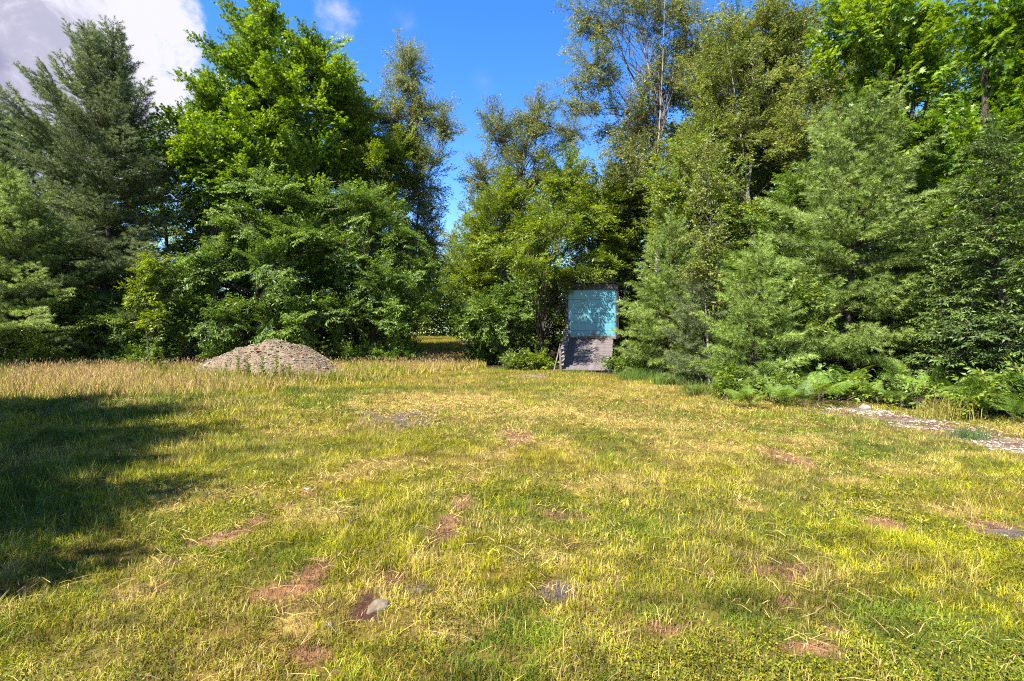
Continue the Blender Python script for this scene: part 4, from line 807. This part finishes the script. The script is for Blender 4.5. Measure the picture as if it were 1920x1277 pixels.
FL = [(1300, 742, .75, 'bracken fern left of the fresh green young pine, by the lawn'), (1345, 752, .8, 'low bracken fern under the left skirt of the fresh green pine'), (1420, 764, .9, 'bracken fern under the fresh green young pine'), (1462, 766, .85, 'blue green fern just right of the fresh green pine'),
 (1505, 762, 1.0, 'bright bracken fern at the left end of the fern bank'), (1548, 764, 1.1, 'brightest lime fern above the start of the sandy strip'), (1530, 745, 1.25, 'tall fern at the back of the fern bank, left'), (1590, 746, 1.3, 'tallest arching fern in the middle of the fern bank'), (1640, 754, 1.05, 'fern behind the grey stone on the sandy strip'),
 (1665, 750, 1.2, 'fern with long fronds against the dark shade'), (1700, 762, .9, 'low yellow green fern above the sandy strip'), (1745, 764, 1.15, 'pale fern with spreading fronds near the dry grass tuft'), (1770, 756, 1.1, 'fern standing behind the dry grass tuft'), (1840, 788, .95, 'single fern drooping over the shade near the right edge'),
 (1890, 792, .9, 'fern at the right edge under the hemlock'), (1480, 740, 1.0, 'fern half hidden between the two right pines'), (1395, 750, .8, 'fern peeping out from under the fresh green pine')]
for i, (px, py, s, lab) in enumerate(FL): fern(px+14*math.sin(i*2.3), py+3*math.cos(i*3.1), s*(.72, 1.05, .85, .95)[i % 4], lab, 4+(i*5) % 4, 100+i, tilt=(.8, 1.2, .6, 1.0, 1.3)[i % 5])
WBUSH = ([(1450, 762, .8, .40, 'ovate', 'weed', 'low weedy bush tangled among ferns right of the fresh green pine'), (1360, 756, .7, .32, 'ovate', 'gold', 'small yellow green bush at the left foot of the fresh green pine'), (1565, 756, .8, .5, 'ovate', 'beech', 'dark weedy bush amid the left part of the fern bank'),
        (1615, 760, .6, .36, 'ovate', 'gold', 'yellow green seedling bush behind the grey stone'), (1720, 774, .8, .42, 'ovate', 'weed', 'leafy bush above the middle of the sandy strip'), (1800, 792, .9, .45, 'ovate', 'gold', 'yellow green bush between the dry tuft and the lone drooping fern'), (1680, 762, .7, .5, 'hemlock', 'hemlock', 'hemlock seedling in the fern bank')])
for i, (px, py, s, lab) in enumerate([(130, 697, .9, 'bright yellow fern at the foot of the left pines'), (100, 700, .8, 'yellow green fern left of the bright yellow fern'), (155, 700, .75, 'small yellow fern right of the bright yellow fern'), (30, 698, .8, 'fern near the left edge behind the tall grass')]): fern(px, py, s*1.2, lab, 7, 140+i, 'ferns at the foot of the left trees')
def shrub(px, py, w_, h_, kind, mat, L, label, seed, n=26, d=None, name='shrub', cat='shrub', group=None):
    x, y = gpt(px, py); 
    if d: x, y = W3(px, d).x, d
    r = np.random.default_rng(seed); b0 = Vector((x, y, float(gz(x, y)))); T0 = thing(name, label, cat, b0, 0, group); ms = lib(kind, L, mat); stems = Acc(); rec = []
    for i in range(n):
        az = r.uniform(0, 6.28); q = math.sqrt(r.random()); p = np.array([math.cos(az)*w_*.5*q, math.sin(az)*w_*.4*q, h_*(1-.55*q)*r.uniform(.3, 1.)]); d_ = unit(np.array([math.cos(az)*q, math.sin(az)*q, .9-.4*q])+r.normal(0, .15, 3)); b = p-d_*L*.75; b[2] = max(b[2], .02); rec.append((b, d_)); stems.add(*tube(curved(np.array([b[0]*.25, b[1]*.25, -.03]), b, .02, 3), [.010, .007, .005], 3))
    c = link('stems', stems.mesh('stems', [M['twig']]), T0)
    for b, d_ in rec: o = link('branch', ms[int(r.integers(len(ms)))], T0); o.matrix_local = Matrix.Translation(Vector(b)) @ orient(d_, r.uniform(-.5, .5), r.uniform(.7, 1.15))
shrub(965, 692, 1.2, .75, 'ovate', 'weed', .8, 'rounded bright green shrub at the lawn edge left of the ramp', 201, 30, d=23.4)
shrub(1010, 690, 1.1, .85, 'ovate', 'gold', .8, 'light green shrub between the rounded shrub and the ramp', 202, 26, d=23.6)
shrub(1160, 700, .9, .9, 'ovate', 'beech', .8, 'shrub leaning over the right edge of the ramp', 203, 24, d=22.0)
shrub(1200, 706, 1.3, .7, 'ovate', 'weed', .8, 'low shrub right of the ramp under the young pine', 204, 26, d=20.3)
shrub(908, 668, 1.4, 1.2, 'ovate', 'beech', 1.3, 'dark shrub at the corner of the lane', 205, 30, d=27)
shrub(756, 660, 1.8, 1.6, 'ovate', 'weed', 1.3, 'bright green shrub on the left of the lane opening', 206, 34, d=31)
shrub(660, 672, 2.4, 1.0, 'ovate', 'beech', 1.3, 'low dark shrub right behind the gravel pile', 207, 30, d=24)
shrub(1895, 790, 1.6, 1.1, 'ovate', 'weed', .8, 'leafy shrub in the lower corner of the right wood edge', 208, 40, d=10.2)
shrub(1955, 800, 1.6, 1.2, 'ovate', 'beech', .8, 'dark leafy shrub cut by the right edge of the photo', 209, 40, d=9.9)
shrub(420, 690, 1.8, .9, 'beech', 'beech', 1.3, 'low drooping shrub rising behind the left slope of the gravel pile', 210, 26, d=22.6)
shrub(60, 690, 3.0, .9, 'ovate', 'weed', 1.3, 'leafy shrub at the foot of the left edge pine', 211, 34, d=20.5)
shrub(250, 690, 2.4, .9, 'ovate', 'beech', 1.3, 'low shrub under the sapling at the left wood edge', 212, 30, d=22)
shrub(745, 672, 2.2, 1.0, 'beech', 'beech', 1.3, 'dark drooping shrub under the wide beech near the lane', 213, 26, d=24.6)
for i, (px, py, ww, hh, kd, mt, lab) in enumerate(WBUSH): shrub(px, py-7, ww*.8, hh*.6, kd, mt, .8, lab, 400+i, 7)
# tall weeds: upright stalk with leaves
def weed_mesh(h, seed):
    r = np.random.default_rng(seed); a = Acc(); t = np.linspace(0, 1, 5); P = np.stack([.04*np.sin(t*2+seed), .03*t, t*h], 1); a.add(*tube(P, .006*(1-t*.6), 3), 1); n = int(h*110)
    q = r.random(n)*.92+.08; az = np.arange(n)*2.4; p = np.stack([.04*np.sin(q*2+seed), .03*q, q*h], 1); d = np.stack([np.cos(az), np.sin(az), .5+.3*r.random(n)], 1)
    place(a, p, d, np.array([0, 0, 1.])+r.normal(0, .3, (n, 3)), (.17*(1-q*.5))*r.uniform(.8, 1.2, n), (LONG[0]*[.8, 1, 1], LONG[1]), 0, None, r); return a.mesh('tall_weed', [M['weed'], M['twig']])
WD = [weed_mesh(h, i) for i, h in enumerate((.75, .95, .6))]
WL = [(455, 712, 1.0, 'tallest of the dark weed stalks left of the others before the gravel pile'), (440, 714, .8, 'leftmost weed stalk in front of the gravel pile'), (470, 711, .9, 'weed stalk right beside the tallest one before the pile'), (503, 712, 1.0, 'upright weed stalk before the middle of the gravel pile'), (515, 714, .85, 'shorter weed stalk touching the middle one'), (530, 711, .9, 'weed stalk right of the middle of the gravel pile'), (545, 713, .75, 'rightmost weed stalk in front of the gravel pile'), (425, 716, .6, 'small weed at the left toe of the gravel pile'),
 (268, 708, 1.1, 'yellow green weed stalk in the dry grass left of the pile'), (285, 706, 1.2, 'tall bright weed stalk left of the gravel pile'), (300, 708, 1.0, 'weed stalk right of the tall bright one in the dry grass'), (315, 706, .9, 'weed stalk nearest the pile in the dry grass'), (325, 786, .35, 'lone thin stalk in the tall grass at the end of the meadow shade')]
for i, (px, py, s, lab) in enumerate(WL):
    x, y = gpt(px, py) if py > 720 else (W3(px, 16.9 if i < 8 else 18.5).x, 16.9 if i < 8 else 18.5); o = link('tall_weed', WD[i % 3], None, (x, y+rng.normal(0, .15), float(gz(x, y))-.02), (0, 0, i*1.3)); o.scale = (s*1.25,)*3; tag(o, lab, 'weed', 'weed stalks in the tall grass')
# dry grass tuft on the right bank and longer green tufts by the ramp
def tuft(px, py, n, h, col, label, seed, d=None, w_=.25):
    x0, y0 = gpt(px, py) if d is None else (W3(px, d).x, d); r = np.random.default_rng(seed); x = x0+r.normal(0, w_, n); y = y0+r.normal(0, w_*.7, n); C = np.array(col)*(.6+.8*r.random((n, 1)))
    V, T, CC = blades(x, y, h*r.uniform(.5, 1.1, n), np.full(n, .010), r, C, 3, (.05, .9)); V = V-[x0, y0, 0]
    o = link('grass_tuft', mesh_np('grass_tuft', V, T, [M['grass']], None, None, CC), None, (x0, y0, 0)); tag(o, label, 'grass tuft')
tuft(1775, 785, 260, .55, (.22, .20, .04), 'dry yellow grass tuft between ferns on the right bank', 301)
tuft(1190, 712, 500, .5, (.08, .14, .02), 'long green grass tuft at the right foot of the ramp', 302, w_=.5)
tuft(1310, 742, 300, .5, (.09, .13, .02), 'long green grass tuft left of the fresh green pine', 303, w_=.3)
tuft(1250, 722, 400, .45, (.09, .14, .02), 'green grass tuft at the bend of the wood edge', 304, w_=.28)
tuft(1080, 704, 260, .22, (.10, .14, .02), 'short grass tuft at the foot of the ramp', 305, w_=.5, d=21.6)
tuft(1815, 822, 240, .20, (.07, .12, .03), 'green tuft growing out of the sandy strip', 306, w_=.16)


for i, (px, lab) in enumerate([(405, 'long grass tuft overlapping the left foot of the gravel pile'), (455, 'long grass tuft among the weeds left of the pile middle'), (510, 'long grass tuft before the middle of the gravel pile'), (575, 'long grass tuft before the right half of the gravel pile'), (628, 'long grass tuft at the right foot of the gravel pile')]):
    tuft(px, 0, 420, .5-.06*(i % 3), (.13, .17, .015), lab, 320+i, d=17.3+.25*math.sin(i*2.), w_=.26)
